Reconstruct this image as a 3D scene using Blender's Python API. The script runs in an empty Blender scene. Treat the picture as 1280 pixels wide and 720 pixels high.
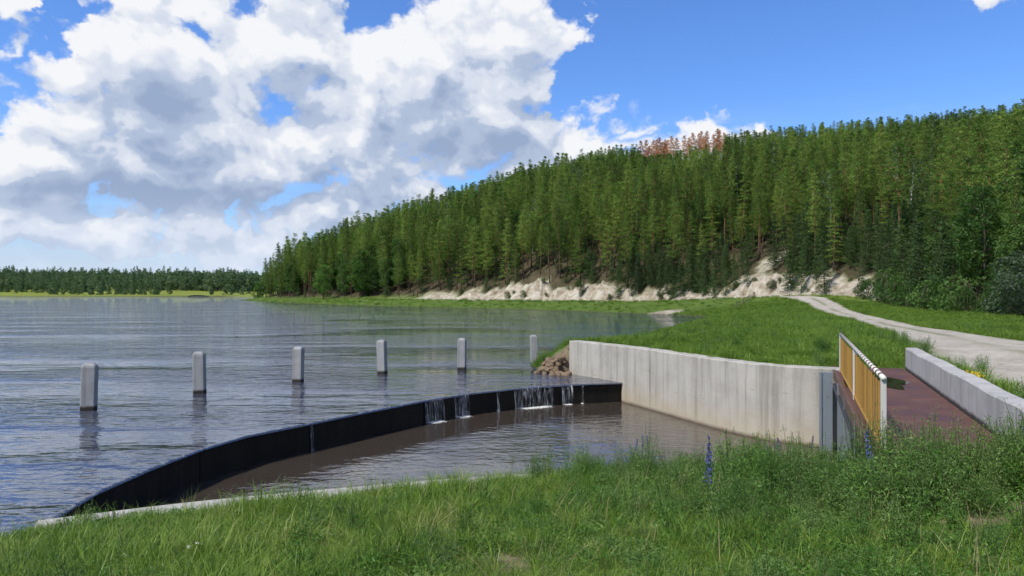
import bpy, bmesh, math, random
import numpy as np
from mathutils import Vector, Matrix, noise as mnoise
R = math.radians
scene = bpy.context.scene
col = scene.collection
rng = np.random.default_rng(7)
random.seed(7)

# ------------------------------------------------------------------ camera
HEYE = 3.56                       # eye height above the lake surface (z = 0)
cam_d = bpy.data.cameras.new('camera')
cam = bpy.data.objects.new('camera', cam_d)
col.objects.link(cam)
cam_d.sensor_width = 36.0
cam_d.lens = 950.0 / 1280.0 * 36.0
cam_d.clip_start = 0.1
cam_d.clip_end = 20000
cam.location = (0, 0, HEYE)
cam.rotation_euler = (R(90.3), 0, 0)
scene.camera = cam

# ------------------------------------------------------------------ sun, sky, exposure
SUN_AZ, SUN_EL = -126.0, 54.0     # degrees; azimuth from +Y towards +X
sun_d = bpy.data.lights.new('sun', 'SUN')
sun = bpy.data.objects.new('sun', sun_d)
col.objects.link(sun)
sun_d.energy = 4.2
sun_d.angle = R(4.5)
sun_d.color = (1.0, 0.95, 0.86)
to_sun = Vector((math.sin(R(SUN_AZ)) * math.cos(R(SUN_EL)), math.cos(R(SUN_AZ)) * math.cos(R(SUN_EL)), math.sin(R(SUN_EL))))
sun.rotation_euler = to_sun.to_track_quat('Z', 'Y').to_euler()
sun.location = to_sun * 500
scene.view_settings.view_transform = 'Standard'
scene.view_settings.look = 'None'
scene.view_settings.gamma = 1.0
scene.view_settings.exposure = 0.35
scene.view_settings.use_curve_mapping = False
scene.render.engine = 'CYCLES'
scene.cycles.max_bounces = 5
scene.cycles.diffuse_bounces = 3
scene.cycles.use_adaptive_sampling = True
scene.cycles.adaptive_threshold = 0.025
scene.cycles.adaptive_min_samples = 8
scene.cycles.transparent_max_bounces = 12
scene.cycles.use_denoising = True

class E:
    """small expression wrapper round shader math nodes"""
    def __init__(s, tree, v): s.t = tree; s.v = v
    def _n(s, op, *a, clamp=False):
        n = s.t.nodes.new('ShaderNodeMath'); n.operation = op; n.use_clamp = clamp
        for i, x in enumerate(a):
            x = x.v if isinstance(x, E) else x
            if isinstance(x, (int, float)): n.inputs[i].default_value = x
            else: s.t.links.new(x, n.inputs[i])
        return E(s.t, n.outputs[0])
    def __add__(s, o): return s._n('ADD', s, o)
    __radd__ = __add__
    def __sub__(s, o): return s._n('SUBTRACT', s, o)
    def __rsub__(s, o): return s._n('SUBTRACT', o, s)
    def __mul__(s, o): return s._n('MULTIPLY', s, o)
    __rmul__ = __mul__
    def __truediv__(s, o): return s._n('DIVIDE', s, o)
    def max(s, o): return s._n('MAXIMUM', s, o)
    def min(s, o): return s._n('MINIMUM', s, o)
    def smax(s, o, k): return s._n('SMOOTH_MAX', s, o, k)
    def sqrt(s): return s._n('SQRT', s)
    def clamp(s): return s._n('ADD', s, 0.0, clamp=True)
    def step(s, a, b):
        n = s.t.nodes.new('ShaderNodeMapRange'); n.interpolation_type = 'SMOOTHSTEP'
        s.t.links.new(s.v, n.inputs[0]); n.inputs[1].default_value = a; n.inputs[2].default_value = b
        return E(s.t, n.outputs[0])

def build_world():
    w = bpy.data.worlds.new('World'); scene.world = w; w.use_nodes = True
    t = w.node_tree; t.nodes.clear(); L = t.links.new
    sky = t.nodes.new('ShaderNodeTexSky'); sky.sky_type = 'NISHITA'; sky.sun_disc = False
    sky.sun_elevation = R(SUN_EL); sky.sun_rotation = R(SUN_AZ)
    sky.altitude = 150; sky.air_density = 1.0; sky.dust_density = 0.2; sky.ozone_density = 2.0
    geo = t.nodes.new('ShaderNodeTexCoord')
    sep = t.nodes.new('ShaderNodeSeparateXYZ'); L(geo.outputs['Generated'], sep.inputs[0])
    X, Y, Z = (E(t, o) for o in sep.outputs)
    az = X._n('ARCTAN2', X, Y) * (180 / math.pi)
    el = Z._n('ARCSINE', Z) * (180 / math.pi)
    def vec(u, v):
        c = t.nodes.new('ShaderNodeCombineXYZ'); L(u.v, c.inputs[0]); L(v.v, c.inputs[1]); return c.outputs[0]
    def vmath(op, a, b=None, c=None):
        n = t.nodes.new('ShaderNodeVectorMath'); n.operation = op
        for i, x in enumerate((a, b, c)):
            if x is None: continue
            if isinstance(x, tuple): n.inputs[i].default_value = x
            else: L(x, n.inputs[i])
        return n.outputs['Value'] if op == 'LENGTH' else n.outputs[0]
    def noise(p, sx, sy, detail, rough, seed, kind='n', color=False):
        q = vmath('MULTIPLY_ADD', p, (sx, sy, 0), (seed * 7.31, seed * 3.77, 0))
        if kind == 'n':
            n = t.nodes.new('ShaderNodeTexNoise'); n.noise_dimensions = '2D'
            n.inputs['Detail'].default_value = detail; n.inputs['Roughness'].default_value = rough
            o = n.outputs[1 if color else 0]
        else:
            n = t.nodes.new('ShaderNodeTexVoronoi'); n.voronoi_dimensions = '2D'; n.feature = 'SMOOTH_F1'
            n.inputs['Smoothness'].default_value = 0.4
            n.inputs['Detail'].default_value = detail; n.inputs['Roughness'].default_value = rough
            o = n.outputs['Distance']
        n.inputs['Scale'].default_value = 1.0
        L(q, n.inputs['Vector'])
        return o if color else E(t, o)
    # cumulus masses: azimuth, elevation, half widths (degrees), weight
    def P(x, y, rx, ry, wgt=1.0):
        a = math.degrees(math.atan((x - 640) / 950)); e = math.degrees(math.atan((365 - y) / 950 * math.cos(R(a))))
        return a, e, rx * 0.0603 * math.cos(R(a)) ** 2, ry * 0.0603 * math.cos(R(a)), wgt
    blobs = [P(*b) for b in (
        (185, 70, 125, 125), (340, 55, 180, 95), (230, 150, 250, 115), (50, 205, 210, 95), (-170, 200, 210, 110),
        (230, 220, 330, 75), (440, 180, 200, 90), (-150, 260, 320, 60),
        (540, 90, 190, 120), (640, 45, 95, 92), (620, 165, 120, 85), (450, 110, 150, 80),
        (40, 290, 260, 48, .95), (300, 296, 210, 40, .9), (440, 268, 190, 52, .95), (520, 242, 120, 34, .9), (640, 265, 190, 52, .9),
        (740, 184, 125, 62), (860, 188, 140, 54, 1.0), (670, 222, 130, 46, .95),
        (22, 8, 52, 50, .9), (1250, -8, 60, 30, .8), (395, -130, 250, 100), (900, -190, 160, 50), (-420, 60, 300, 120), (1500, 170, 150, 50))]
    def field(p, fine, wd):
        # domain warp so that outlines are ragged
        w_ = noise(p, 0.15, 0.19, wd, 0.58, 3.1, color=True)
        pp = vmath('ADD', p, vmath('MULTIPLY_ADD', w_, (9.0, 5.5, 0), (-4.5, -2.75, 0)))
        d = None
        for a, e, rx, ry, wgt in blobs:
            ln = E(t, vmath('LENGTH', vmath('MULTIPLY_ADD', pp, (1 / rx, 1 / ry, 0), (-a / rx, -e / ry, 0))))
            b = ln._n('MULTIPLY_ADD', ln, -wgt, wgt)
            d = b if d is None else d.smax(b, 0.12)
        # scattered fair-weather cumulus over the rest of the sky
        far = (az._n('ABSOLUTE', az) - 60.0) * 0.02
        gen = (noise(p, 0.035, 0.07, 2, 0.55, 21.0) - 0.62) * 4.0 + far.min(0.7).max(-2.0)
        d = d.smax(gen.min(0.9), 0.1)
        n1 = noise(p, 0.27, 0.34, fine, 0.52, 1.7) - 0.5
        bil = 0.42 - noise(pp, 0.24, 0.30, 2.0, 0.5, 5.0, 'v')
        return d + n1 * 0.50 + bil * 0.62
    p0 = vec(az, el)
    d0 = field(p0, 8, 5)
    d1 = field(vmath('ADD', p0, (-0.7, 1.5, 0)), 4, 3)        # towards the sun
    d2 = field(vmath('ADD', p0, (-1.2, 5.0, 0)), 1, 1)
    alpha = d0.step(-0.03, 0.24)
    # grey undersides of the large masses
    ws = noise(p0, 0.13, 0.16, 3, 0.55, 14.0, color=True)
    ps = vmath('ADD', p0, vmath('MULTIPLY_ADD', ws, (8.0, 5.0, 0), (-4.0, -2.5, 0)))
    sh = None
    for a, e, rx, ry, wgt in [P(*q) for q in ((200, 135, 120, 62, .9), (130, 232, 340, 46, 1.0), (420, 238, 150, 34, .9), (-200, 240, 260, 50, 1.0), (610, 188, 110, 44, .9),
            (380, 150, 80, 30, .6), (110, 268, 120, 16, .6), (440, 272, 90, 14, .5), (-300, 130, 200, 50, .9), (60, 170, 90, 30, .5), (1500, 195, 140, 24, .8), (560, 130, 50, 30, .4))]:
        ln = E(t, vmath('LENGTH', vmath('MULTIPLY_ADD', ps, (1 / rx, 1 / ry, 0), (-a / rx, -e / ry, 0))))
        q = ln._n('MULTIPLY_ADD', ln, -wgt, wgt)
        sh = q if sh is None else sh.smax(q, 0.15)
    sh = sh.max(0.0)
    lit = (d0.min(0.8) - d1.min(1.0)) * 0.80 + (0.45 - d2).max(-0.25).min(0.45) * 0.45 + 0.58 - sh * 0.52
    lit = lit + (noise(p0, 0.45, 0.6, 5, 0.6, 11.0) - 0.5) * 0.20
    ramp = t.nodes.new('ShaderNodeValToRGB'); L(lit.v, ramp.inputs[0])
    cr = ramp.color_ramp; cr.interpolation = 'EASE'
    cr.elements[0].position = 0.0; cr.elements[0].color = (0.25, 0.325, 0.47, 1)
    cr.elements[1].position = 1.0; cr.elements[1].color = (0.72, 0.73, 0.755, 1)
    e = cr.elements.new(0.38); e.color = (0.35, 0.42, 0.555, 1)
    e = cr.elements.new(0.66); e.color = (0.54, 0.585, 0.675, 1)
    # low clouds fade into the bright haze at the horizon
    hz = el.step(7.5, 0.0)
    mixh = t.nodes.new('ShaderNodeMix'); mixh.data_type = 'RGBA'
    L((hz * 0.75).v, mixh.inputs[0]); L(ramp.outputs[0], mixh.inputs[6]); mixh.inputs[7].default_value = (0.54, 0.615, 0.74, 1)
    thin = noise(p0, 0.07, 0.5, 4, 0.6, 31.0).step(0.36, 0.66) * el.step(14, 3) * 0.6
    bg1 = t.nodes.new('ShaderNodeBackground'); bg1.inputs[1].default_value = 0.125
    hs = t.nodes.new('ShaderNodeHueSaturation'); hs.inputs['Saturation'].default_value = 1.12
    tint = t.nodes.new('ShaderNodeMix'); tint.data_type = 'RGBA'; tint.blend_type = 'MULTIPLY'; tint.inputs[0].default_value = 1.0
    tint.inputs[7].default_value = (0.66, 0.84, 1.18, 1)
    L(sky.outputs[0], hs.inputs['Color']); L(hs.outputs[0], tint.inputs[6]); L(tint.outputs[2], bg1.inputs[0])
    bg2 = t.nodes.new('ShaderNodeBackground'); bg2.inputs[1].default_value = 1.0
    L(mixh.outputs[2], bg2.inputs[0])
    mx = t.nodes.new('ShaderNodeMixShader')
    L((alpha.max(thin).max(el.step(8.0, 0.5) * 0.85) * Z.step(-0.002, 0.01)).v, mx.inputs[0]); L(bg1.outputs[0], mx.inputs[1]); L(bg2.outputs[0], mx.inputs[2])
    out = t.nodes.new('ShaderNodeOutputWorld'); L(mx.outputs[0], out.inputs[0])
    w.cycles.sampling_method = 'MANUAL'; w.cycles.sample_map_resolution = 512
build_world()

# ------------------------------------------------------------------ helpers
def tag(o, label=None, cat=None, group=None, kind=None):
    if label: o['label'] = label
    if cat: o['category'] = cat
    if group: o['group'] = group
    if kind: o['kind'] = kind
    return o

def make_mesh(name, verts, faces, mats=(), smooth=False, mat_idx=None):
    me = bpy.data.meshes.new(name)
    verts = np.asarray(verts, dtype=np.float64).reshape(-1, 3)
    if isinstance(faces, np.ndarray) and faces.ndim == 2:
        n, k = faces.shape
        me.vertices.add(len(verts)); me.vertices.foreach_set('co', verts.ravel())
        me.loops.add(n * k); me.loops.foreach_set('vertex_index', faces.astype(np.int32).ravel())
        me.polygons.add(n)
        me.polygons.foreach_set('loop_start', np.arange(0, n * k, k, dtype=np.int32))
        me.update(calc_edges=True)
    else:
        me.from_pydata(verts.tolist(), [], [list(map(int, f)) for f in faces]); me.update()
    for m in mats: me.materials.append(m)
    if mat_idx is not None: me.polygons.foreach_set('material_index', np.asarray(mat_idx, dtype=np.int32))
    if smooth: me.polygons.foreach_set('use_smooth', np.ones(len(me.polygons), dtype=bool))
    return me

def link(name, me, parent=None, loc=None):
    o = bpy.data.objects.new(name, me); col.objects.link(o)
    if parent is not None: o.parent = parent
    if loc is not None: o.location = loc
    return o

def empty(name, loc=(0, 0, 0), rz=0.0):
    o = bpy.data.objects.new(name, None); col.objects.link(o)
    o.empty_display_size = 0.2
    o.location = loc; o.rotation_euler = (0, 0, rz)
    return o

class MB:
    """collects simple solids into one mesh"""
    def __init__(s): s.v = []; s.f = []
    def add(s, verts, faces):
        k = len(s.v); s.v += [tuple(p) for p in verts]; s.f += [[i + k for i in f] for f in faces]; return s
    def box(s, c, size, rz=0.0, bev=0.0):
        bm = bmesh.new(); bmesh.ops.create_cube(bm, size=1.0)
        bmesh.ops.scale(bm, vec=size, verts=bm.verts)
        if bev: bmesh.ops.bevel(bm, geom=list(bm.edges), offset=bev, segments=2, affect='EDGES', profile=0.6)
        M = Matrix.Translation(c) @ Matrix.Rotation(rz, 4, 'Z')
        bm.verts.ensure_lookup_table(); bm.verts.index_update()
        s.add([M @ v.co for v in bm.verts], [[v.index for v in f.verts] for f in bm.faces]); bm.free(); return s
    def tube(s, pts, radii, n=8, cap=True):
        pts = [Vector(p) for p in pts]; k = len(s.v); m = len(pts)
        for i, p in enumerate(pts):
            d = (pts[min(i + 1, m - 1)] - pts[max(i - 1, 0)]).normalized()
            a = d.orthogonal().normalized() if abs(d.z) < .99 else Vector((1, 0, 0)); b = d.cross(a)
            r = radii[i] if hasattr(radii, '__len__') else radii
            for j in range(n):
                t = 2 * math.pi * j / n; s.v.append(tuple(p + (a * math.cos(t) + b * math.sin(t)) * r))
        for i in range(m - 1):
            for j in range(n):
                s.f.append([k + i * n + j, k + i * n + (j + 1) % n, k + (i + 1) * n + (j + 1) % n, k + (i + 1) * n + j])
        if cap:
            s.f.append([k + j for j in range(n)][::-1]); s.f.append([k + (m - 1) * n + j for j in range(n)])
        return s
    def mesh(s, name, mat, smooth=False): return make_mesh(name, s.v, s.f, [mat], smooth)
    def build(s, name, mat, parent=None, smooth=False): return link(name, s.mesh(name, mat, smooth), parent)

def vnoise(x, y, seed=0):
    xi = np.floor(x).astype(np.int64); yi = np.floor(y).astype(np.int64); xf = x - xi; yf = y - yi
    def h(a, b):
        n = (a * 374761393 + b * 668265263 + seed * 1442695041) & 0x7fffffff
        n = ((n ^ (n >> 13)) * 1274126177) & 0x7fffffff
        return ((n ^ (n >> 16)) & 0xffff) / 65535.0
    u = xf * xf * (3 - 2 * xf); v = yf * yf * (3 - 2 * yf)
    return (h(xi, yi) * (1 - u) + h(xi + 1, yi) * u) * (1 - v) + (h(xi, yi + 1) * (1 - u) + h(xi + 1, yi + 1) * u) * v
def fbm(x, y, seed=0, oct=4):
    s = 0; a = .5; tot = 0
    for i in range(oct):
        s = s + a * vnoise(x * 2 ** i, y * 2 ** i, seed + i * 17); tot += a; a *= .5
    return s / tot
def sstep(x, a, b):
    t = np.clip((x - a) / (b - a), 0, 1); return t * t * (3 - 2 * t)

# ------------------------------------------------------------------ materials
MATS = {}
def mat(name, build):
    if name in MATS: return MATS[name]
    m = bpy.data.materials.new(name); m.use_nodes = True
    t = m.node_tree; t.nodes.clear()
    out = t.nodes.new('ShaderNodeOutputMaterial')
    build(t, out); MATS[name] = m; return m
def nd(t, kind, **kw):
    n = t.nodes.new(kind)
    for k, v in kw.items():
        if k in n.inputs: n.inputs[k].default_value = v
        else: setattr(n, k, v)
    return n
def coords(t, scale=(1, 1, 1), which='Object'):
    c = t.nodes.new('ShaderNodeTexCoord'); m = t.nodes.new('ShaderNodeMapping')
    m.inputs['Scale'].default_value = scale; t.links.new(c.outputs[which], m.inputs[0]); return m.outputs[0]
def tnoise(t, vec, scale, detail=4, rough=.55):
    n = t.nodes.new('ShaderNodeTexNoise'); t.links.new(vec, n.inputs['Vector'])
    n.inputs['Scale'].default_value = scale; n.inputs['Detail'].default_value = detail; n.inputs['Roughness'].default_value = rough
    return E(t, n.outputs[0])
def ramp(t, fac, stops):
    r = t.nodes.new('ShaderNodeValToRGB'); t.links.new(fac.v if isinstance(fac, E) else fac, r.inputs[0])
    cr = r.color_ramp
    while len(cr.elements) < len(stops): cr.elements.new(0.5)
    for e, (p, c) in zip(cr.elements, stops): e.position = p; e.color = (*c, 1)
    return r.outputs[0]
def mixc(t, fac, a, b, blend='MIX'):
    m = t.nodes.new('ShaderNodeMix'); m.data_type = 'RGBA'; m.blend_type = blend; m.clamp_factor = True
    for s, x in ((m.inputs[0], fac), (m.inputs[6], a), (m.inputs[7], b)):
        x = x.v if isinstance(x, E) else x
        if isinstance(x, (int, float)): s.default_value = x
        elif isinstance(x, tuple): s.default_value = (*x, 1)
        else: t.links.new(x, s)
    return m.outputs[2]
def bump(t, h, dist=.01, strength=1.0, normal=None):
    b = t.nodes.new('ShaderNodeBump'); b.inputs['Distance'].default_value = dist; b.inputs['Strength'].default_value = strength
    t.links.new(h.v if isinstance(h, E) else h, b.inputs['Height'])
    if normal is not None: t.links.new(normal, b.inputs['Normal'])
    return b.outputs[0]
def principled(t, out, color, rough=.8, normal=None, spec=.3, **kw):
    p = t.nodes.new('ShaderNodeBsdfPrincipled')
    if isinstance(color, tuple): p.inputs['Base Color'].default_value = (*color, 1)
    else: t.links.new(color.v if isinstance(color, E) else color, p.inputs['Base Color'])
    if isinstance(rough, (int, float)): p.inputs['Roughness'].default_value = rough
    else: t.links.new(rough.v if isinstance(rough, E) else rough, p.inputs['Roughness'])
    p.inputs['Specular IOR Level'].default_value = spec
    for k, v in kw.items(): p.inputs[k].default_value = v
    if normal is not None: t.links.new(normal, p.inputs['Normal'])
    if out is not None: t.links.new(p.outputs[0], out.inputs[0])
    return p
def objrand(t): return E(t, t.nodes.new('ShaderNodeObjectInfo').outputs['Random'])
def attr(t, name):
    a = t.nodes.new('ShaderNodeAttribute'); a.attribute_name = name; return E(t, a.outputs['Fac'])

def foliage(name, stops, trans=.35, nscale=.9, rough=.6, patch=.06):
    def b(t, out):
        L = t.links.new
        n = tnoise(t, coords(t), nscale, 3)
        r = objrand(t)
        oi = t.nodes.new('ShaderNodeObjectInfo'); pl = t.nodes.new('ShaderNodeTexNoise'); pl.inputs['Scale'].default_value = patch; pl.inputs['Detail'].default_value = 3
        L(oi.outputs['Location'], pl.inputs['Vector'])
        fac = (n - .5) * 1.0 + .5 + (r - .5) * .7 + (E(t, pl.outputs[0]) - .5) * 1.3
        c = ramp(t, fac, stops)
        p = principled(t, None, c, rough, spec=.25)
        tr = t.nodes.new('ShaderNodeBsdfTranslucent'); L(mixc(t, .5, c, (.12, .24, .03), 'MIX'), tr.inputs[0])
        mx = t.nodes.new('ShaderNodeMixShader'); mx.inputs[0].default_value = trans
        L(p.outputs[0], mx.inputs[1]); L(tr.outputs[0], mx.inputs[2]); L(mx.outputs[0], out.inputs[0])
    return mat(name, b)
M_PINE = foliage('pine_needles', [(0.05, (.028, .064, .012)), (.42, (.104, .196, .029)), (.85, (.235, .340, .058))], .46, .35)
M_PINE_DEAD = foliage('dead_needles', [(0.1, (.26, .095, .038)), (.5, (.44, .165, .066)), (.9, (.52, .25, .11))], .2, .35)
M_SPRUCE = foliage('spruce_needles', [(0.1, (.022, .048, .014)), (.5, (.040, .082, .021)), (.9, (.070, .125, .030))], .28, .5)
M_LEAF = foliage('broad_leaves', [(0.1, (.026, .062, .013)), (.5, (.055, .120, .024)), (.9, (.105, .190, .042))], .40, .4)
M_LEAF_BRIGHT = foliage('bright_leaves', [(0.1, (.045, .11, .014)), (.5, (.075, .17, .022)), (.9, (.12, .23, .04))], .42, .5)
M_BIRCH = foliage('birch_leaves', [(0.1, (.045, .075, .025)), (.5, (.075, .12, .038)), (.9, (.12, .17, .06))], .4, .5)
M_WILLOW = foliage('willow_leaves', [(0.1, (.06, .09, .05)), (.5, (.10, .14, .085)), (.9, (.15, .19, .12))], .35, .6)
M_FARWOOD = foliage('far_wood_leaves', [(0.1, (.065, .115, .056)), (.5, (.105, .170, .078)), (.9, (.16, .225, .10))], .3, .1, .6, .02)  # greens lightened: distance haze is painted into the leaf colour
M_GRASS = foliage('grass_blades', [(0.05, (.062, .115, .015)), (.45, (.130, .220, .026)), (.8, (.200, .300, .042)), (1., (.34, .36, .12))], .42, 5.0, .45, .7)
M_MEADOW = foliage('meadow_blades', [(0.05, (.065, .125, .014)), (.45, (.120, .210, .022)), (.9, (.185, .275, .040))], .40, .25, .5, .16)
M_WEED = foliage('weed_leaves', [(0.05, (.065, .13, .034)), (.5, (.135, .23, .060)), (.95, (.22, .31, .095))], .38, 4.0, .55)
M_WEED2 = foliage('lush_leaves', [(0.05, (.045, .11, .015)), (.5, (.085, .20, .028)), (.95, (.15, .28, .045))], .38, 4.0, .45)

def _bark(t, out):
    L = t.links.new
    c = t.nodes.new('ShaderNodeTexCoord'); sp = t.nodes.new('ShaderNodeSeparateXYZ'); L(c.outputs['Object'], sp.inputs[0])
    n = tnoise(t, coords(t, (6, 6, 1.2)), 1.0, 5, .65)
    z = E(t, sp.outputs[2]) * .1 + (n - .5) * .5
    col_ = ramp(t, z, [(.25, (.10, .070, .052)), (.7, (.21, .115, .065)), (1., (.30, .155, .075))])
    principled(t, out, mixc(t, n.step(.62, .35), col_, (.05, .035, .03)), .9, bump(t, n, .05), .1)
M_BARK = mat('pine_bark', _bark)
def _birchbark(t, out):
    n = tnoise(t, coords(t, (1, 1, 5)), 1.5, 4, .6)
    principled(t, out, ramp(t, n, [(.38, (.05, .045, .04)), (.46, (.5, .49, .45)), (1., (.62, .61, .57))]), .7, None, .2)
M_BIRCHBARK = mat('birch_bark', _birchbark)
def _greybark(t, out):
    n = tnoise(t, coords(t, (3, 3, .6)), 2, 5, .6)
    principled(t, out, ramp(t, n, [(.3, (.05, .04, .032)), (.8, (.14, .115, .095))]), .9, None, .1)
M_GREYBARK = mat('grey_bark', _greybark)

def concrete(name, base, dark, streak=.5, warm=None, wet=None, seams=False, bscale=1.0, lichen=0.0):
    """cast concrete: mottled, rain-streaked, with a stained foot"""
    def b(t, out):
        L = t.links.new
        geo = t.nodes.new('ShaderNodeTexCoord'); sp = t.nodes.new('ShaderNodeSeparateXYZ'); L(geo.outputs['Object'], sp.inputs[0])
        Z = E(t, sp.outputs[2])
        rnd = objrand(t)
        def coords(t, scale=(1, 1, 1)):
            m = t.nodes.new('ShaderNodeMapping'); m.inputs['Scale'].default_value = scale; L(geo.outputs['Object'], m.inputs[0])
            cx = t.nodes.new('ShaderNodeCombineXYZ'); L((rnd * 41.0).v, cx.inputs[0]); L((rnd * 23.0).v, cx.inputs[1]); L(cx.outputs[0], m.inputs['Location']); return m.outputs[0]
        n = tnoise(t, coords(t), 1.3 * bscale, 6, .62)
        fine = tnoise(t, coords(t), 22 * bscale, 4, .6)
        st = tnoise(t, coords(t, (3.2 * bscale, 3.2 * bscale, .16)), 1.0, 4, .6)
        st2 = tnoise(t, coords(t, (9 * bscale, 9 * bscale, .35)), 1.0, 3, .6)
        c = ramp(t, n, [(.25, tuple(x * .78 for x in base)), (.5, base), (.8, tuple(min(1, x * 1.14) for x in base))])
        c = mixc(t, (fine - .5) * .35 + .12, c, dark)
        c = mixc(t, st.step(.42, .80) * streak, c, dark)
        c = mixc(t, st2.step(.60, .78) * streak * .6, c, tuple(x * .6 for x in dark))
        if seams:
            for z0, wd in ((0.66, .012), (0.10, .016)):
                zz = (Z + (n - .5) * .05 - z0)
                ln = zz._n('ABSOLUTE', zz).step(wd, .003) * tnoise(t, coords(t, (1.2, 1.2, .3)), 1.6, 4, .7).step(.50, .66)
                c = mixc(t, ln * .55, c, (.12, .075, .05))
            pits = t.nodes.new('ShaderNodeTexVoronoi'); pits.inputs['Scale'].default_value = 2.4; L(coords(t), pits.inputs['Vector'])
            c = mixc(t, E(t, pits.outputs['Distance']).step(.055, .03) * .75, c, (.10, .07, .05))
        if warm:
            zlo, zhi, wc = warm
            c = mixc(t, (Z + (n - .5) * .6).step(zhi, zlo) * .55, c, wc)
        if wet:
            zlo, zhi, wc = wet
            c = mixc(t, (Z + (st - .5) * .10).step(zhi, zlo), c, wc)
        h = n * .5 + fine * .35 + st2 * .15
        principled(t, out, c, .85, bump(t, h, .012), .25)
    return mat(name, b)
M_WALL = concrete('retaining_concrete', (.40, .38, .335), (.13, .12, .10), .85, warm=(-.85, .35, (.40, .32, .20)), wet=(-.80, -.62, (.09, .06, .04)), seams=True)
M_PARAPET = concrete('parapet_concrete', (.38, .37, .355), (.15, .15, .15), .6, wet=(.31, .40, (.05, .04, .038)), bscale=1.1)
M_POST = concrete('post_concrete', (.31, .315, .31), (.13, .13, .13), .7, wet=(.07, .17, (.03, .025, .02)), bscale=2.0)
M_LEDGE = concrete('ledge_concrete', (.36, .345, .32), (.22, .20, .18), .2, bscale=1.2)
def _weir(t, out):
    n = tnoise(t, coords(t, (1.2, 1.2, .35)), 2.2, 6, .65)
    st = tnoise(t, coords(t, (6, 6, .22)), 1.0, 5, .65)
    sp = t.nodes.new('ShaderNodeSeparateXYZ'); t.links.new(coords(t), sp.inputs[0])
    c = ramp(t, n, [(.3, (.007, .0065, .006)), (.65, (.017, .015, .012)), (.95, (.040, .034, .026))])
    c = mixc(t, st.step(.6, .8) * .4, c, (.045, .04, .034))
    principled(t, out, c, ramp(t, st, [(.3, (.45,) * 3), (.8, (.8,) * 3)]), bump(t, n + st * .5, .02), .14)
M_WEIR = mat('wet_black_concrete', _weir)

def paint(name, c, rough=.45, wear=(.12, .06, .03), amt=.5):
    def b(t, out):
        n = tnoise(t, coords(t), 9, 5, .65); n2 = tnoise(t, coords(t, (1, 1, .4)), 3, 4)
        cc = mixc(t, (n2 - .5) * .7 + .3 + (objrand(t) - .5) * .9, c, tuple(x * .55 for x in c))
        cc = mixc(t, n.step(.58, .72) * amt, cc, wear)
        principled(t, out, cc, rough, bump(t, n, .002), .4)
    return mat(name, b)
M_ORANGE = paint('orange_paint', (.33, .185, .035), .65, (.12, .055, .02), .8)
M_WHITE = paint('white_paint', (.54, .53, .49), .5, (.25, .15, .08), .5)
M_BROWNBAND = paint('brown_band', (.10, .055, .035), .6)
M_STEEL = paint('blue_grey_steel', (.16, .19, .215), .5, (.10, .06, .04), .5)
M_DARKSTEEL = paint('dark_steel', (.035, .038, .042), .55, (.06, .035, .02), .4)
M_DECK = None
def _deck(t, out):
    n = tnoise(t, coords(t), .9, 6, .65); f = tnoise(t, coords(t), 14, 5, .65)
    c = ramp(t, n, [(.3, (.070, .032, .024)), (.55, (.100, .050, .038)), (.8, (.14, .080, .064))])
    c = mixc(t, f.step(.60, .75) * .5, c, (.20, .15, .13))
    c = mixc(t, f.step(.42, .30) * .6, c, (.05, .026, .022))
    principled(t, out, c, ramp(t, n, [(.35, (.45,) * 3), (.7, (.8,) * 3)]), bump(t, f, .003), .22)
M_DECK = mat('rusty_deck_plate', _deck)
def _wood(t, out):
    n = tnoise(t, coords(t, (8, 8, 1.5)), 2, 5)
    principled(t, out, ramp(t, n, [(.3, (.09, .07, .055)), (.8, (.22, .18, .14))]), .85, bump(t, n, .01), .15)
M_WOOD = mat('weathered_wood', _wood)
def _stone(t, out):
    n = tnoise(t, coords(t), 5, 6, .65)
    principled(t, out, ramp(t, n, [(.3, (.09, .062, .04)), (.55, (.20, .145, .095)), (.85, (.33, .26, .18))]), .9, bump(t, n, .03), .2)
M_STONE = mat('broken_stone', _stone)

def water(name, body, wave, rough=.02, still=None, spec=.5):
    def b(t, out):
        L = t.links.new
        hs = None
        for (sx, sy, rz, sc, amp, det) in wave:
            c = t.nodes.new('ShaderNodeTexCoord'); m = t.nodes.new('ShaderNodeMapping')
            m.inputs['Scale'].default_value = (sx, sy, 1); m.inputs['Rotation'].default_value = (0, 0, rz)
            L(c.outputs['Object'], m.inputs[0])
            n = tnoise(t, m.outputs[0], sc, det, .5) * amp
            hs = n if hs is None else hs + n
        big = tnoise(t, coords(t, (.35, 1, 1)), .12, 3, .5)
        if still is not None:
            hs = hs * (big.step(.36, .58) * (1 - still) + still)
        p = principled(t, out, body, rough, bump(t, hs, 1.0, 1.0), spec)
        p.inputs['IOR'].default_value = 1.75
    return mat(name, b)
M_LAKE = water('lake_water', (.036, .043, .064),
    [(.62, 1.55, .14, 1.15, .115, 2), (.85, 1.6, -.25, 2.6, .060, 3), (.35, 1.0, .05, .33, .11, 2), (.10, .45, -.08, .33, .09, 2)], .02, .30)
M_POOL = water('muddy_pool_water', (.042, .034, .027),
    [(1, 1.5, .5, 2.6, .026, 3), (.8, 1.3, -.3, .9, .03, 2), (1, 1, 0, 7, .006, 2)], .04, .25)
M_PUDDLE = water('puddle_water', (.020, .018, .013), [(1, 1, 0, 2.5, .0015, 2)], .01)

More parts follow.
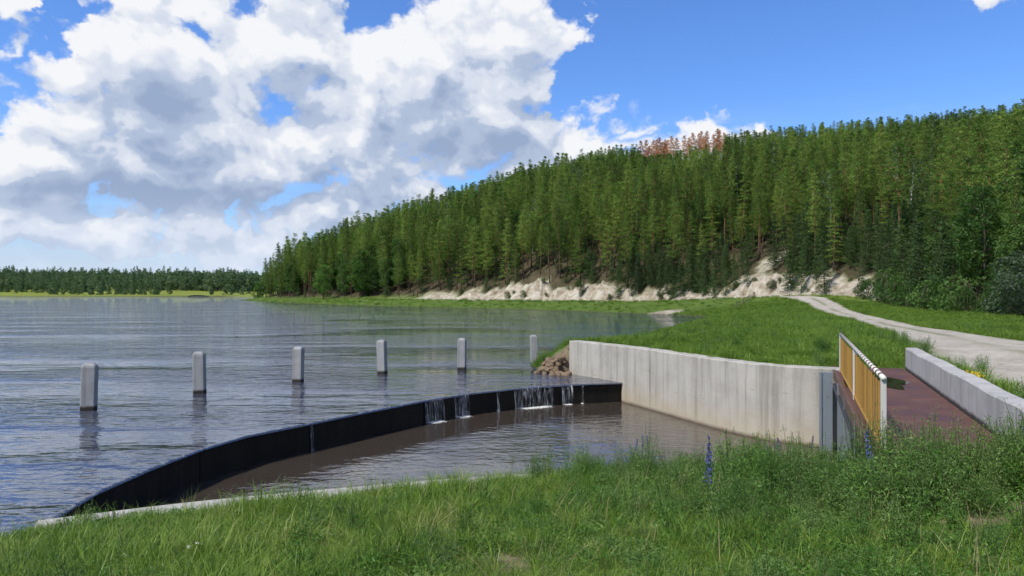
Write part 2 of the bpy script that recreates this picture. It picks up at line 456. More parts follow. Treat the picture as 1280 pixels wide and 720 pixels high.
def _ground(t, out):
    L = t.links.new
    c = coords(t)
    n1 = tnoise(t, c, .35, 5, .6); n2 = tnoise(t, c, 3.1, 5, .65); n3 = tnoise(t, c, 19, 4, .65)
    mixn = n1 * .4 + n2 * .35 + n3 * .25
    grass = ramp(t, mixn, [(.35, (.040, .060, .014)), (.5, (.070, .115, .020)), (.65, (.105, .150, .032))])
    soil = ramp(t, n2 * .5 + n3 * .5, [(.35, (.085, .062, .040)), (.5, (.15, .115, .078)), (.68, (.26, .21, .15))])
    floor_ = ramp(t, n2 * .6 + n1 * .4, [(.35, (.030, .030, .014)), (.55, (.070, .058, .034)), (.7, (.12, .095, .062))])
    st = tnoise(t, coords(t, (.35, .35, .06)), 2.2, 6, .7)
    lay = tnoise(t, coords(t, (.08, .08, .9)), 2.0, 5, .65)
    cliff = ramp(t, st * .62 + lay * .12 + n1 * .26, [(.36, (.13, .095, .062)), (.46, (.29, .245, .18)), (.57, (.45, .415, .345))])
    mud = ramp(t, n2, [(.3, (.035, .028, .02)), (.7, (.08, .06, .04))])
    grass = mixc(t, attr(t, 'hay'), grass, ramp(t, mixn, [(.35, (.11, .145, .025)), (.65, (.20, .23, .045))]))
    k = mixc(t, attr(t, 'soil'), grass, soil)
    k = mixc(t, attr(t, 'floor'), k, floor_)
    k = mixc(t, attr(t, 'cliff'), k, cliff)
    k = mixc(t, attr(t, 'mud'), k, mud)
    h = n2 * .4 + n3 * .2 + st * attr(t, 'cliff') * 6.0
    principled(t, out, k, .95, bump(t, h, .12), .1)
M_GROUND = mat('ground_cover', _ground)
def _road(t, out):
    c = coords(t); n1 = tnoise(t, c, .5, 5, .6); n2 = tnoise(t, c, 5, 5, .65); n3 = tnoise(t, c, 34, 4, .6)
    k = ramp(t, n1 * .4 + n2 * .35 + n3 * .25, [(.34, (.19, .165, .13)), (.5, (.35, .32, .27)), (.66, (.48, .45, .39))])
    k = mixc(t, attr(t, 'verge') * (n2 + .5), k, (.10, .12, .04))
    k = mixc(t, n1.step(.58, .70) * .45, k, (.20, .165, .125))
    principled(t, out, k, .95, bump(t, n2 * .5 + n3 * .5, .05), .15)
M_ROAD = mat('gravel', _road)
def plain(name, c, rough=.7, var=.3):
    def b(t, out):
        n = tnoise(t, coords(t), 8, 3)
        principled(t, out, mixc(t, n, c, tuple(x * (1 - var) for x in c)), rough, None, .2)
    return mat(name, b)
M_BLUE = plain('blue_petals', (.085, .105, .27), .6)
M_PINKBLUE = plain('mauve_buds', (.20, .11, .30), .6)
M_PETAL = plain('white_petals', (.78, .78, .74), .6, .1)
M_YELLOW = plain('yellow_petals', (.62, .47, .035), .6, .2)
M_STEM = plain('green_stem', (.07, .11, .03), .6)
M_DRY = plain('dry_stalk', (.30, .24, .13), .8)
M_RUBBER = plain('black_debris', (.018, .019, .022), .6)

# ------------------------------------------------------------------ plan of the place (metres, lake surface z = 0)
RN = np.array((4.9, 10.1)); RF = np.array((8.87, 20.6))
RU = (RF - RN) / np.linalg.norm(RF - RN); RNRM = np.array((RU[1], -RU[0]))
DECK_Z, POOL_Z = 1.39, -0.76
WALL = [(9.25, 20.85), (8.45, 21.15), (7.7, 21.7), (6.85, 22.9), (5.8, 25.8), (4.37, 29.9), (2.5, 33.2)]
LEDGE = [(-7.5, 11.1), (-6.8, 11.5), (-5.1, 12.45), (-3.3, 13.1), (-1.17, 13.9), (1.5, 14.6), (3.4, 14.0), (5.05, 11.3)]
WEIR = [(-7.25, 11.6), (-7.45, 13.6), (-7.35, 15.4), (-7.1, 17.3), (-6.6, 18.9), (-5.5, 20.7), (-4.5, 22.4), (-2.9, 25.0), (-1.56, 26.7), (0.3, 28.2), (2.2, 29.3), (4.55, 29.95)]
def off(poly, d):
    """offset an open polyline to its left by d"""
    p = np.array(poly, float); t = np.gradient(p, axis=0); t /= np.linalg.norm(t, axis=1)[:, None]
    return p + np.stack([-t[:, 1], t[:, 0]], 1) * d
wall_core = off(WALL, -0.3)       # middle of the wall (land lies to the right of WALL's direction)
c0 = RN + RU * 1.0 + RNRM * 1.45; c1 = RF + RNRM * 1.45
SHORE = []                        # (x, y, slope of the bank that starts here)
for p in ((-6000, -400), (-400, -60), (-40, 0), (-16, 7.8), (-9.0, 11.0)): SHORE.append((*p, .22))
for p, k in zip(LEDGE, (.14, .14, .14, .14, .17, .40, .6, 20.)): SHORE.append((*p, k))
SHORE += [(c0[0], c0[1], 20.), (c1[0], c1[1] + .1, 20.)]
for p in wall_core: SHORE.append((*p, 20.))
SHORE += [(1.75, 32.9, 1.1), (1.0, 34.1, .8), (1.1, 36.6, .5)]
for p in ((3.2, 42), (7, 52), (14, 70), (24, 95), (28, 108), (26, 117), (18, 130), (9.3, 147), (-7, 169), (-27.7, 188), (-49, 211), (-79, 258), (-103, 297),
          (-114, 316), (-104, 338), (-80, 390), (-110, 480), (-190, 566), (-400, 572), (-1500, 590)): SHORE.append((*p, .16))
SHORE += [(-7000, 900, 1.), (-7000, 9000, 1.), (7000, 9000, 1.), (7000, -4000, 1.), (-7000, -4000, 1.)]
FOOT = [(-109, 322), (-97, 297), (-80, 272), (-55.6, 240), (-26, 213), (2, 190), (22, 177), (37, 160), (46, 142), (51.8, 122), (49, 100), (44.5, 80), (43.5, 64), (47, 42), (60, 15), (90, -30)]
HILL = FOOT + [(130, -200), (900, -200), (900, 800), (200, 800), (0, 560), (-55, 420), (-96, 345)]
CLIFF_H = [0, 0, 0, 0.1, 1.1, 3.3, 3.0, 2.2, 3.6, 3.0, 1.0, 0.1, 0, 0, 0, 0]

ROADC = [(10.5, -6, 3.6), (11.6, 4, 3.8), (13.2, 12, 3.9), (15.8, 21, 3.7), (18.6, 31.6, 2.7), (23, 46, 1.75), (27, 57, 1.6), (33.5, 78, 1.8), (39.8, 97, 2.0), (44.2, 112, 2.2), (45, 124, 2.2), (41, 135, 2.2), (33, 150, 2.1), (24, 163, 2.0), (12, 176, 1.8), (-2, 186, 1.2), (-20, 200, 1.0)]

def inside(poly, x, y):
    p = np.array([q[:2] for q in poly]); r = np.zeros(x.shape, bool); j = len(p) - 1
    for i in range(len(p)):
        xi, yi = p[i]; xj, yj = p[j]
        if yi != yj:
            c = ((yi > y) != (yj > y)) & (x < (xj - xi) * (y - yi) / (yj - yi) + xi)
            r ^= c
        j = i
    return r
def segdist(a, b, x, y):
    ax, ay = a[:2]; bx, by = b[:2]; dx, dy = bx - ax, by - ay
    t = np.clip(((x - ax) * dx + (y - ay) * dy) / (dx * dx + dy * dy), 0, 1)
    return np.hypot(x - ax - t * dx, y - ay - t * dy), t
def polydist(poly, x, y):
    """distance to an open polyline and the (fractional) index of the nearest point"""
    best = np.full(x.shape, 1e9); idx = np.zeros(x.shape)
    for i in range(len(poly) - 1):
        d, t = segdist(poly[i], poly[i + 1], x, y); m = d < best
        best[m] = d[m]; idx[m] = i + t[m]
    return best, idx

def terrain(x, y):
    """height and cover weights at plan points"""
    x = np.asarray(x, float); y = np.asarray(y, float)
    land = inside(SHORE, x, y)
    z = np.full(x.shape, 1e9); dmin = np.full(x.shape, 1e9)
    wob = (fbm(x * .25, y * .25, 3, 3) - .5)
    for i in range(len(SHORE)):
        a = SHORE[i]; b = SHORE[(i + 1) % len(SHORE)]
        d, t = segdist(a, b, x, y); dmin = np.minimum(dmin, d)
        k = a[2]; amp = 0.0 if k > 5 else .5
        z = np.minimum(z, k * np.maximum(d + wob * amp * sstep(d, .3, 3), 0) + (0.02 if k < 5 else 0))
    P = 1.36 + .60 * np.exp(-(x ** 2 + y ** 2) / 50.0)
    P = P + 1.6 * np.exp(-((x - 53) ** 2 + (y - 122) ** 2) / (2 * 20. ** 2))
    P = P + .35 * np.exp(-((x - 14) ** 2 / 60. + (y - 40) ** 2 / 300.))
    rd0, _ = polydist([q[:2] for q in ROADC], x, y); rk = sstep(rd0, 2.0, 4.5)
    P = P + (fbm(x * .16, y * .16, 5, 4) - .5) * .30 * sstep(np.hypot(x - 9, y - 16), 3, 14) * (.3 + .7 * rk)
    P = P + (fbm(x * 1.1, y * 1.1, 9, 3) - .5) * .10 * sstep(np.hypot(x - 7, y - 15), 4, 8) * rk
    uu = (x - RN[0]) * RU[0] + (y - RN[1]) * RU[1]; vv = (x - RN[0]) * RNRM[0] + (y - RN[1]) * RNRM[1]
    pocket = sstep(uu, -.6, .0) * sstep(uu, 13.4, 12.9) * sstep(vv, -1.2, -.4) * sstep(vv, 2.4, 2.1)
    P = P * (1 - pocket) + np.minimum(P, 1.24) * pocket
    P = P + .30 * np.exp(-((x - 7.0) ** 2 / 9. + (y - 8.2) ** 2 / 2.2)) * (1 - pocket)
    far = sstep(y, 590, 640) * sstep(-x, -20, 80)
    P = P + far * np.clip((y - 600) * .05, 0, 19) * np.interp(x, [-620, -220], [1.05, .6])
    z = np.where(land, np.minimum(z, P), -np.minimum(1.25, .35 * dmin + .15))
    in_pool = inside([(-7.4, 11.3)] + [tuple(q) for q in off(WEIR, .2)] + [(12, 30), (12, 10), (5, 10)], x, y) & ~land
    z = np.where(in_pool, -1.25, z)
    # hill
    hin = inside(HILL, x, y); s, idx = polydist(HILL + [HILL[0]], x, y); s = np.where(hin, s, 0.0)
    _, fi = polydist(FOOT, x, y)
    q = np.interp(fi, np.arange(16), [.30, .32, .38, .46, .54, .56, .54, .50, .48, .46, .42, .40, .38, .36, .34, .30])
    ch = np.interp(fi, np.arange(16), CLIFF_H)
    lumps = fbm(fi * 3.1, s * 0 + 2.0, 31, 3)
    ch = ch * (.65 + .7 * lumps)
    A = np.interp(fi, [0, 5, 7, 9, 11, 15], [50, 58, 58, 52, 42, 40])
    hh = A * np.tanh(q * np.maximum(s - 3, 0) / A) + ch * sstep(s, .2, 1.5 + ch * .85)
    rough = (fbm(x * .5, y * .5, 41, 4) - .5) * np.minimum(ch, 5) * .55 * sstep(s, .3, 2.5) * (1 - sstep(s, 9, 15))
    rill = np.abs(fbm(fi * 14 + .15 * s, s * .05 + 1, 43, 3) - .5) * 2
    rough = rough - (1 - sstep(rill, .0, .35)) * np.minimum(ch, 4) * .28 * sstep(s, .5, 2) * (1 - sstep(s, 6, 10))
    hh = np.where(hin, hh + rough + (fbm(x * .12, y * .12, 45, 3) - .5) * 2.0 * sstep(s, 5, 20), 0)
    z = z + hh
    edge = 1.0 + ch * .95
    nz = fbm(x * .30, y * .30, 51, 4)
    cl = np.where(hin, sstep(ch, .6, 1.6) * (1 - sstep(s + (nz - .5) * 7, edge, edge + 2.0)), 0) * sstep(s, .0, .5)
    # bare slide running up the slope
    gx = np.abs((fi - 7.55) * 20 + (nz - .5) * 8)
    cl = np.maximum(cl, np.where(hin, (1 - sstep(gx, 2.0, 4.5)) * (1 - sstep(s, 16, 26)) * .85, 0))
    fl = np.where(hin, sstep(s + (nz - .5) * 4, 1.5, 5.0), 0) * (1 - cl)
    soil = sstep(fbm(x * .55, y * .55, 61, 3) + .30 * np.exp(-((x - 4.6) ** 2 / 7. + (y - 8.0) ** 2 / 1.2)) - .04 - .2 * sstep(-x, 0, 6), .61, .70) * (1 - sstep(np.hypot(x, y), 13, 18))
    rd, _ = segdist((2.2, 33.0), (1.2, 33.9), x, y)
    soil = np.maximum(soil, (1 - sstep(rd, .4, 1.0)))
    sandy = (1 - sstep(np.hypot((x - 24.5) / 3.2, (y - 122) / 3.0), .6, 1.1))
    mud = np.where(land, 1 - sstep(z, .02, .10), 1.0)
    mud = np.maximum(mud, np.where(land & (dmin < .6) & (y < 40) & (y > 10) & (x > -8), 0, 0))
    hay = np.maximum(sstep(y, 480, 540), .8 * np.exp(-((x - 50) ** 2 / 60. + (y - 116) ** 2 / 120.)))
    return dict(hay=hay, z=z, cliff=np.maximum(cl, sandy * .9), floor=fl, soil=soil, mud=mud, s=s, hin=hin, fi=fi, land=land, d=dmin)
def gz(x, y): return float(terrain(np.array([x]), np.array([y]))['z'][0])

def seq(breaks):
    out = [breaks[0][0]]
    for (a, b, st0, st1) in breaks:
        v = a
        while v < b - 1e-6:
            f = (v - a) / (b - a); v = min(b, v + st0 + (st1 - st0) * f); out.append(v)
    return np.array(out)
gxs = seq([(-7000, -500, 900, 60), (-500, -120, 20, 6), (-120, -30, 2.5, 1.2), (-30, -12, 1.0, .3), (-12, 14, .25, .25), (14, 62, .5, 1.1), (62, 200, 3, 12), (200, 7000, 60, 900)])
gys = seq([(-4000, -60, 600, 30), (-60, 0, 8, 1.2), (0, 3, .6, .3), (3, 36, .25, .25), (36, 60, .4, 1.0), (60, 230, 1.1, 1.1), (230, 420, 2, 8), (420, 1200, 8, 30), (1200, 9000, 80, 900)])
GX, GY = np.meshgrid(gxs, gys)
T = terrain(GX.ravel(), GY.ravel())
nx, ny = len(gxs), len(gys)
ii = (np.arange(ny - 1)[:, None] * nx + np.arange(nx - 1)[None, :]).ravel()
gfaces = np.stack([ii, ii + 1, ii + nx + 1, ii + nx], 1)
gme = make_mesh('ground', np.stack([GX.ravel(), GY.ravel(), T['z']], 1), gfaces, [M_GROUND], True)
for k in ('cliff', 'floor', 'soil', 'mud', 'hay'):
    a = gme.attributes.new(k, 'FLOAT', 'POINT'); a.data.foreach_set('value', T[k].astype(np.float32))
tag(link('ground', gme), kind='structure')

def project(p):
    """pixel (1280 x 720 photograph) of a point, for choosing what stands in view"""
    e = R(.3); y = p[1] * math.cos(e) + (p[2] - HEYE) * math.sin(e); z = -p[1] * math.sin(e) + (p[2] - HEYE) * math.cos(e)
    return 640 + 950 * p[0] / y, 360 - 950 * z / y
def hit(px, py, dmin=2.0, dmax=400.0):
    """where the ray through a photograph pixel meets the ground"""
    e = R(.3); u = (px - 640) / 950; v = (360 - py) / 950
    dr = np.array((u, math.cos(e) - v * math.sin(e), math.sin(e) + v * math.cos(e)))
    ts = np.geomspace(dmin, dmax, 900); P_ = np.array((0, 0, HEYE)) + ts[:, None] * dr
    zz = terrain(P_[:, 0], P_[:, 1])['z']; k = np.argmax(P_[:, 2] < zz)
    return float(P_[k, 0]), float(P_[k, 1]), float(zz[k])

# ------------------------------------------------------------------ water
def flat(name, pts, z, m):
    bm = bmesh.new(); vs = [bm.verts.new((p[0], p[1], z)) for p in pts]; f = bm.faces.new(vs); f.normal_update()
    bmesh.ops.triangulate(bm, faces=[f]); bmesh.ops.recalc_face_normals(bm, faces=bm.faces)
    for f in bm.faces:
        if f.normal.z < 0: f.normal_flip()
    me = bpy.data.meshes.new(name); bm.to_mesh(me); bm.free(); me.materials.append(m)
    return me
lip = off(WEIR, -0.02)
near = flat('lake', [(-7.2, 8.0)] + [tuple(p) for p in lip] + [(70, 30.0), (70, 60), (-60, 60), (-60, -9), (-40, -6), (-16, 3.5)], 0.0, M_LAKE)
bm = bmesh.new(); bm.from_mesh(near)
for q in ([(-60, 60), (70, 60), (70, 900), (-60, 900)], [(70, 30), (200, 30), (200, 900), (70, 900)], [(-1500, -200), (-60, -9), (-60, 900), (-1500, 900)], [(-6900, -450), (-1500, -200), (-1500, 900), (-6900, 900)]):
    bm.faces.new([bm.verts.new((x_, y_, 0.0)) for x_, y_ in q])
bm.to_mesh(near); bm.free()
lake = link('lake', near); tag(lake, kind='structure')
# the thin roll of water over the crest belongs to the lake surface
rows = []
for dd, zz in ((-.02, 0.0), (-.05, -.006), (-.075, -.022), (-.085, -.045)):
    rows.append([(p[0], p[1], zz) for p in off(WEIR, dd)])
v = [p for r_ in rows for p in r_]; n = len(WEIR)
f = [[i * n + j, i * n + j + 1, (i + 1) * n + j + 1, (i + 1) * n + j] for i in range(3) for j in range(n - 1)]
link('crest_water', make_mesh('crest_water', v, f, [M_LAKE], True), lake)
tag(link('pool', flat('pool', [(-8.5, 9.5), (12.5, 9.5), (12.5, 31), (-8.5, 31)], POOL_Z, M_POOL)), kind='structure')

# ------------------------------------------------------------------ road
def resample(pts, step):
    p = np.array(pts, float); seg = np.r_[0, np.cumsum(np.linalg.norm(np.diff(p[:, :2], axis=0), axis=1))]
    s = np.arange(0, seg[-1], step)
    q = np.stack([np.interp(s, seg, p[:, k]) for k in range(p.shape[1])], 1)
    for _ in range(6): q[1:-1] = (q[:-2] + q[1:-1] * 2 + q[2:]) / 4
    return q
rc = resample(ROADC, .8)
tt = np.gradient(rc[:, :2], axis=0); tt /= np.linalg.norm(tt, axis=1)[:, None]; nn = np.stack([tt[:, 1], -tt[:, 0]], 1)
us = np.linspace(-1, 1, 13); arc = np.arange(len(rc)) * .8
xs = []; verge = []
for u in us:
    wdt = rc[:, 2] * (1 + .25 * (fbm(arc * .4, arc * 0 + (5 if u < 0 else 9), 71, 4) - .5) * abs(u))
    xs.append(rc[:, :2] + nn * (wdt * u)[:, None])
    verge.append(np.clip((abs(u) - .72) / .28, 0, 1) * .75 + np.exp(-(u / .12) ** 2) * .75 * sstep(fbm(arc * .12, arc * 0 + 3, 77, 3), .42, .6) + 0 * arc)
XY = np.stack(xs, 1).reshape(-1, 2); tz = terrain(XY[:, 0], XY[:, 1])['z']
prof = np.tile(-.045 * np.exp(-((np.abs(us) - .5) / .16) ** 2), len(rc))
edge_drop = np.tile(np.where(np.abs(us) > .99, -.05, 0), len(rc))
n = len(us)
f = np.array([[i * n + j, (i + 1) * n + j, (i + 1) * n + j + 1, i * n + j + 1] for i in range(len(rc) - 1) for j in range(n - 1)])[:, ::-1]
rme = make_mesh('road', np.c_[XY, tz + .075 + prof + edge_drop], f, [M_ROAD], True)
a = rme.attributes.new('verge', 'FLOAT', 'POINT'); a.data.foreach_set('value', np.stack(verge, 1).ravel().astype(np.float32))
tag(link('road', rme), kind='structure')

# ------------------------------------------------------------------ weir
def strip_solid(front, back, z0, z1):
    """solid between two plan polylines of equal length"""
    n = len(front); v = []; f = []
    for p, q in zip(front, back): v += [(p[0], p[1], z0), (p[0], p[1], z1), (q[0], q[1], z1), (q[0], q[1], z0)]
    for i in range(n - 1):
        k = 4 * i
        for j in range(4): f.append([k + j, k + (j + 1) % 4, k + 4 + (j + 1) % 4, k + 4 + j])
    f.append([3, 2, 1, 0]); k = 4 * (n - 1); f.append([k, k + 1, k + 2, k + 3])
    return MB().add(v, f)
weir = empty('weir', (WEIR[0][0], WEIR[0][1], -1.2))
tag(weir, 'low black wet concrete weir curving between lake and pool', 'weir')
def wpart(mb, name, m, parent, smooth=False):
    """mesh given in world coordinates, parented to an unrotated empty"""
    o = mb.build(name, m, parent, smooth); o.location = -Vector(parent.location); return o
wpart(strip_solid(off(WEIR, .03), off(WEIR, .42), -1.2, -.02), 'core', M_WEIR, weir)
W0 = np.array(WEIR, float); Wb = off(WEIR, .40)
for i in range(len(WEIR) - 1):
    d = W0[i + 1] - W0[i]; d = d / np.linalg.norm(d) * .012
    jit = (0, .018, 0, .012, .0, .02, 0, .03, 0, .01, 0)[i]; nrm = np.array((d[1], -d[0])) / .012 * jit
    wpart(strip_solid([W0[i] + d + nrm, W0[i + 1] - d + nrm], [Wb[i] + d, Wb[i + 1] - d], -1.18, -.012), 'panel', M_WEIR, weir)

# water spilling over the crest
def _spill(t, out):
    L = t.links.new
    st = tnoise(t, coords(t, (11, 11, .5)), 1.0, 5, .65); f2 = tnoise(t, coords(t, (30, 30, 3)), 1.0, 4, .6)
    tr = t.nodes.new('ShaderNodeBsdfTransparent'); p = principled(t, None, (.50, .52, .54), .25, bump(t, st + f2 * .4, .03), .5)
    mx = t.nodes.new('ShaderNodeMixShader'); L((st * .6 + f2 * .4).step(.45, .74).v, mx.inputs[0]); L(tr.outputs[0], mx.inputs[1]); L(p.outputs[0], mx.inputs[2]); L(mx.outputs[0], out.inputs[0])
M_SPILL = mat('falling_water', _spill)
def _foam(t, out):
    L = t.links.new
    n = tnoise(t, coords(t), 9, 6, .7); e = attr(t, 'edge')
    tr = t.nodes.new('ShaderNodeBsdfTransparent'); p = principled(t, None, (.66, .66, .65), .6, bump(t, n, .03), .3)
    mx = t.nodes.new('ShaderNodeMixShader'); L(((n - .5) * 1.6 + e).step(.22, .80).v, mx.inputs[0]); L(tr.outputs[0], mx.inputs[1]); L(p.outputs[0], mx.inputs[2]); L(mx.outputs[0], out.inputs[0])
M_FOAM = mat('churned_foam', _foam)
wd = resample([(*p, 0) for p in WEIR], .05)[:, :2]; wpx = 640 + 950 * wd[:, 0] / wd[:, 1]
falls = [(385.5, 387, 'thin trickle running down a joint of the black weir', .25, 0), (528, 553, 'white veil of water spilling over the weir, left of a pair', 1., .4), (565, 584, 'narrow white water veil spilling over the weir beside a wider one', 1., .4),
         (619, 625, 'thin thread of water beside the broad veil on the weir', .4, .1), (640, 692, 'broad thin veil of water spilling over the weir with foam below', .8, .45), (700, 716, 'pale short veil of water between broad veil and single trickle', .6, .3),
         (724, 729, 'single bright trickle falling near the concrete retaining wall', .5, .15)]
for a_, b_, lab, thick, foam in falls:
    idx = np.where((wpx >= a_) & (wpx <= b_) & (wd[:, 1] > 14))[0]
    if len(idx) < 3:
        c = idx[0] if len(idx) else int(np.argmin(np.abs(wpx - (a_ + b_) / 2) + (wd[:, 1] < 14) * 999)); idx = np.arange(c - 1, c + 2)
    P0 = wd[idx]; tg = np.gradient(P0, axis=0); tg /= np.linalg.norm(tg, axis=1)[:, None]; no = np.stack([tg[:, 1], -tg[:, 0]], 1)
    root = empty('waterfall', (P0[0][0], P0[0][1], POOL_Z)); tag(root, lab, 'waterfall', None)
    zs = np.linspace(0, 1, 9); v = []
    rgd = (fbm(np.arange(len(idx)) * .35, np.zeros(len(idx)), 5, 3) - .5) * .10
    for q in zs:
        o_ = .05 + .10 * q ** .6
        for j in range(len(idx)):
            w_ = P0[j] + no[j] * (o_ + rgd[j]); v.append((w_[0], w_[1], .004 - (0.004 - POOL_Z) * q ** 1.4))
    n = len(idx)
    f = [[i * n + j, i * n + j + 1, (i + 1) * n + j + 1, (i + 1) * n + j] for i in range(8) for j in range(n - 1)]
    wpart(MB().add(v, f), 'sheet', M_SPILL, root, True)
    if foam:
        v = []; ed = []; m_ = 9
        for j in range(n):
            for i in range(m_):
                w_ = P0[j] + no[j] * (.02 + i / (m_ - 1) * foam * 1.5); v.append((w_[0], w_[1], POOL_Z + .012 + .02 * rng.random() * (i < 4)))
                ed.append((1 - i / (m_ - 1)) * min(1, (j + .5) / n * 4, (n - j - .5) / n * 4))
        f = [[j * m_ + i, j * m_ + i + 1, (j + 1) * m_ + i + 1, (j + 1) * m_ + i] for j in range(n - 1) for i in range(m_ - 1)]
        o = wpart(MB().add(v, f), 'foam', M_FOAM, root, True)
        at = o.data.attributes.new('edge', 'FLOAT', 'POINT'); at.data.foreach_set('value', np.array(ed, np.float32))

# ------------------------------------------------------------------ retaining wall, ledge, deck, parapet, railing
def wall_solid(line, thick, z0, z1, nz=8, step=.5):
    p = resample([(*q, 0) for q in line], step)[:, :2]; p[0] = line[0]; p = np.vstack([p, line[-1]])
    b = off(p, -thick); n = len(p); v = []; f = []
    top = z1 + (fbm(np.arange(n) * .6, np.zeros(n), 13, 3) - .5) * .03
    ring = []
    for i in range(n):
        r_ = []
        for k in range(nz + 1): r_.append((p[i][0], p[i][1], z0 + (top[i] - .02 - z0) * k / nz))
        tb = (b[i] - p[i]) / thick
        r_ += [(*(p[i] + tb * .02), top[i]), (*(b[i] - tb * .02), top[i]), (*b[i], top[i] - .02), (*b[i], z0)]
        ring.append(r_)
    m = len(ring[0]); v = [q for r_ in ring for q in r_]
    for i in range(n - 1):
        for k in range(m): f.append([i * m + k, (i + 1) * m + k, (i + 1) * m + (k + 1) % m, i * m + (k + 1) % m])
    f.append(list(range(m))); f.append([(n - 1) * m + k for k in range(m)][::-1])
    return MB().add(v, f)
o = wall_solid(WALL, .6, -1.3, 1.43).build('retaining_wall', M_WALL)
tag(o, 'pale streaked concrete retaining wall curving along the pool below the meadow', 'retaining wall')
led = [(-7.1, 11.33)] + LEDGE[1:]
lv = resample([(*q, 0) for q in led], .5)[:, :2]
o = strip_solid(off(lv, .28), off(lv, -.34), -1.2, .09).build('concrete_ledge', M_LEDGE)
bm = bmesh.new(); bm.from_mesh(o.data)
bmesh.ops.bevel(bm, geom=[e for e in bm.edges if all(v_.co.z > 0 for v_ in e.verts)], offset=.025, segments=2, affect='EDGES'); bm.to_mesh(o.data); bm.free()
tag(o, 'low pale concrete ledge between the pool and the grassy bank', 'ledge')

ang = math.atan2(RU[1], RU[0])
def loc(u, v_, z): q = RN + RU * u + RNRM * v_; return Vector((q[0], q[1], z))
def lpart(mb, name, m, root, smooth=False): return mb.build(name, m, root, smooth)   # parts in the bridge's own frame: x along, -y to the road
deck = empty('footbridge_deck', loc(0, 0, DECK_Z), ang); tag(deck, 'rusty brown steel deck between the orange railing and concrete parapet', 'bridge deck')
cuts = [-.3, 2.1, 6.3, 10.0, 12.9]
for a_, b_ in zip(cuts[:-1], cuts[1:]):
    lpart(MB().box(((a_ + b_) / 2, -.83, -.03), (b_ - a_ - .03, 1.84, .06), 0, .004), 'plate', M_DECK, deck)
lpart(MB().box((6.3, .105, -.10), (13.2, .07, .24), 0, .006), 'edge_beam', M_BROWNBAND, deck)
lpart(MB().box((6.3, -.83, -.16), (13.1, 1.5, .18)), 'slab', M_LEDGE, deck)
# puddle on the deck
pv = []
for k in range(40):
    t_ = 2 * math.pi * k / 40; rr = 1 + .28 * math.sin(3 * t_ + 1) + .14 * math.sin(7 * t_) + .08 * math.sin(11 * t_ + 2)
    pv.append((9.6 + 2.3 * rr * math.cos(t_) , max(min(-.62 + .62 * rr * math.sin(t_), .06), -1.6), .006))
pd = MB().add(pv, [list(range(40))]).build('puddle', M_PUDDLE); pd.location = loc(0, 0, DECK_Z); pd.rotation_euler[2] = ang
tag(pd, kind='structure')
par = empty('concrete_parapet', loc(0, 1.95, DECK_Z - .3), ang); tag(par, 'weathered grey concrete parapet between the rusty deck and road', 'parapet')
for a_, b_ in ((-4.0, 1.2), (1.2, 6.9), (6.9, 12.85)):
    mb = MB(); nseg = 12; v = []; f = []
    for i in range(nseg + 1):
        u = a_ + .004 + (b_ - a_ - .008) * i / nseg; w1 = .16 + .006 * math.sin(u * 3.1); ht = .89 + .012 * math.sin(u * 1.7) + .006 * math.sin(u * 6)
        v += [(u, w1, 0), (u, w1, .3), (u, w1 * .98, ht - .03), (u, w1 - .03, ht), (u, -.13, ht + .004), (u, -.16, ht - .03), (u, -.16, 0)]
    for i in range(nseg):
        for k in range(7): f.append([i * 7 + k, (i + 1) * 7 + k, (i + 1) * 7 + (k + 1) % 7, i * 7 + (k + 1) % 7][::-1])
    f.append(list(range(7))); f.append([nseg * 7 + k for k in range(7)][::-1])
    o = lpart(mb.add(v, f), 'section', M_PARAPET, par)
rail = empty('railing', loc(0, .03, DECK_Z), ang); tag(rail, 'orange slatted railing with white posts along the rusty footbridge', 'railing')
pm = MB().box((0, 0, .51), (.07, .07, 1.02), 0, .008).mesh('post', M_WHITE)
for u in (0, 5.6, 11.2): link('post', pm, rail, (u, 0, 0))
sm = MB().box((0, 0, .495), (.05, .028, .87), 0, .005).mesh('slat', M_ORANGE)
for s_ in (0, 5.6):
    for k in range(14): link('slat', sm, rail, (s_ + .20 + k * .4, .002 * math.sin(k * 5.1 + s_), .004 * math.sin(k * 3.3)))
for s_ in (0, 5.6):
    lpart(MB().box((s_ + 2.8, .012, .07), (5.5, .03, .05), 0, .004), 'bottom_rail', M_ORANGE, rail)
lpart(MB().tube([(-.06, 0, 1.03), (5.6, 0, 1.035), (11.26, 0, 1.03)], .036, 10), 'top_rail', M_WHITE, rail, True)
bmh = MB().tube([(-.07, 0, 0), (.07, 0, 0)], .0385, 10).mesh('band', M_BROWNBAND, True)
for k in range(27): link('band', bmh, rail, (.3 + k * .41, 0, 1.031 + .004 * (1 - abs(k - 13) / 13)))
gate = empty('sluice_gate', loc(0, 0, POOL_Z - .3), ang); tag(gate, 'blue grey steel sluice gate frame under the orange railing', 'sluice gate')
H_ = DECK_Z - POOL_Z + .3 - .02
gp = MB().box((0, 0, H_ / 2), (.10, .34, H_), 0, .008); gp.box((.055, .12, H_ / 2), (.06, .03, H_)); gp.box((-.055, .12, H_ / 2), (.06, .03, H_))
gpm = gp.mesh('frame_post', M_STEEL)
link('frame_post', gpm, gate, (11.3, .34, 0))
gps = MB().box((0, 0, H_ / 2), (.12, .13, H_), 0, .008).mesh('frame_post', M_STEEL)
for u, vv in ((8.6, .10), (6.2, .08), (3.0, .08)): link('frame_post', gps, gate, (u, vv, 0))
for u0, u1 in ((7.3, 11.2), (3.5, 6.9), (.9, 3.3)):
    lpart(MB().box(((u0 + u1) / 2, -.25, .75), (u1 - u0, .05, 1.5), 0, .005), 'gate_panel', M_DARKSTEEL, gate)
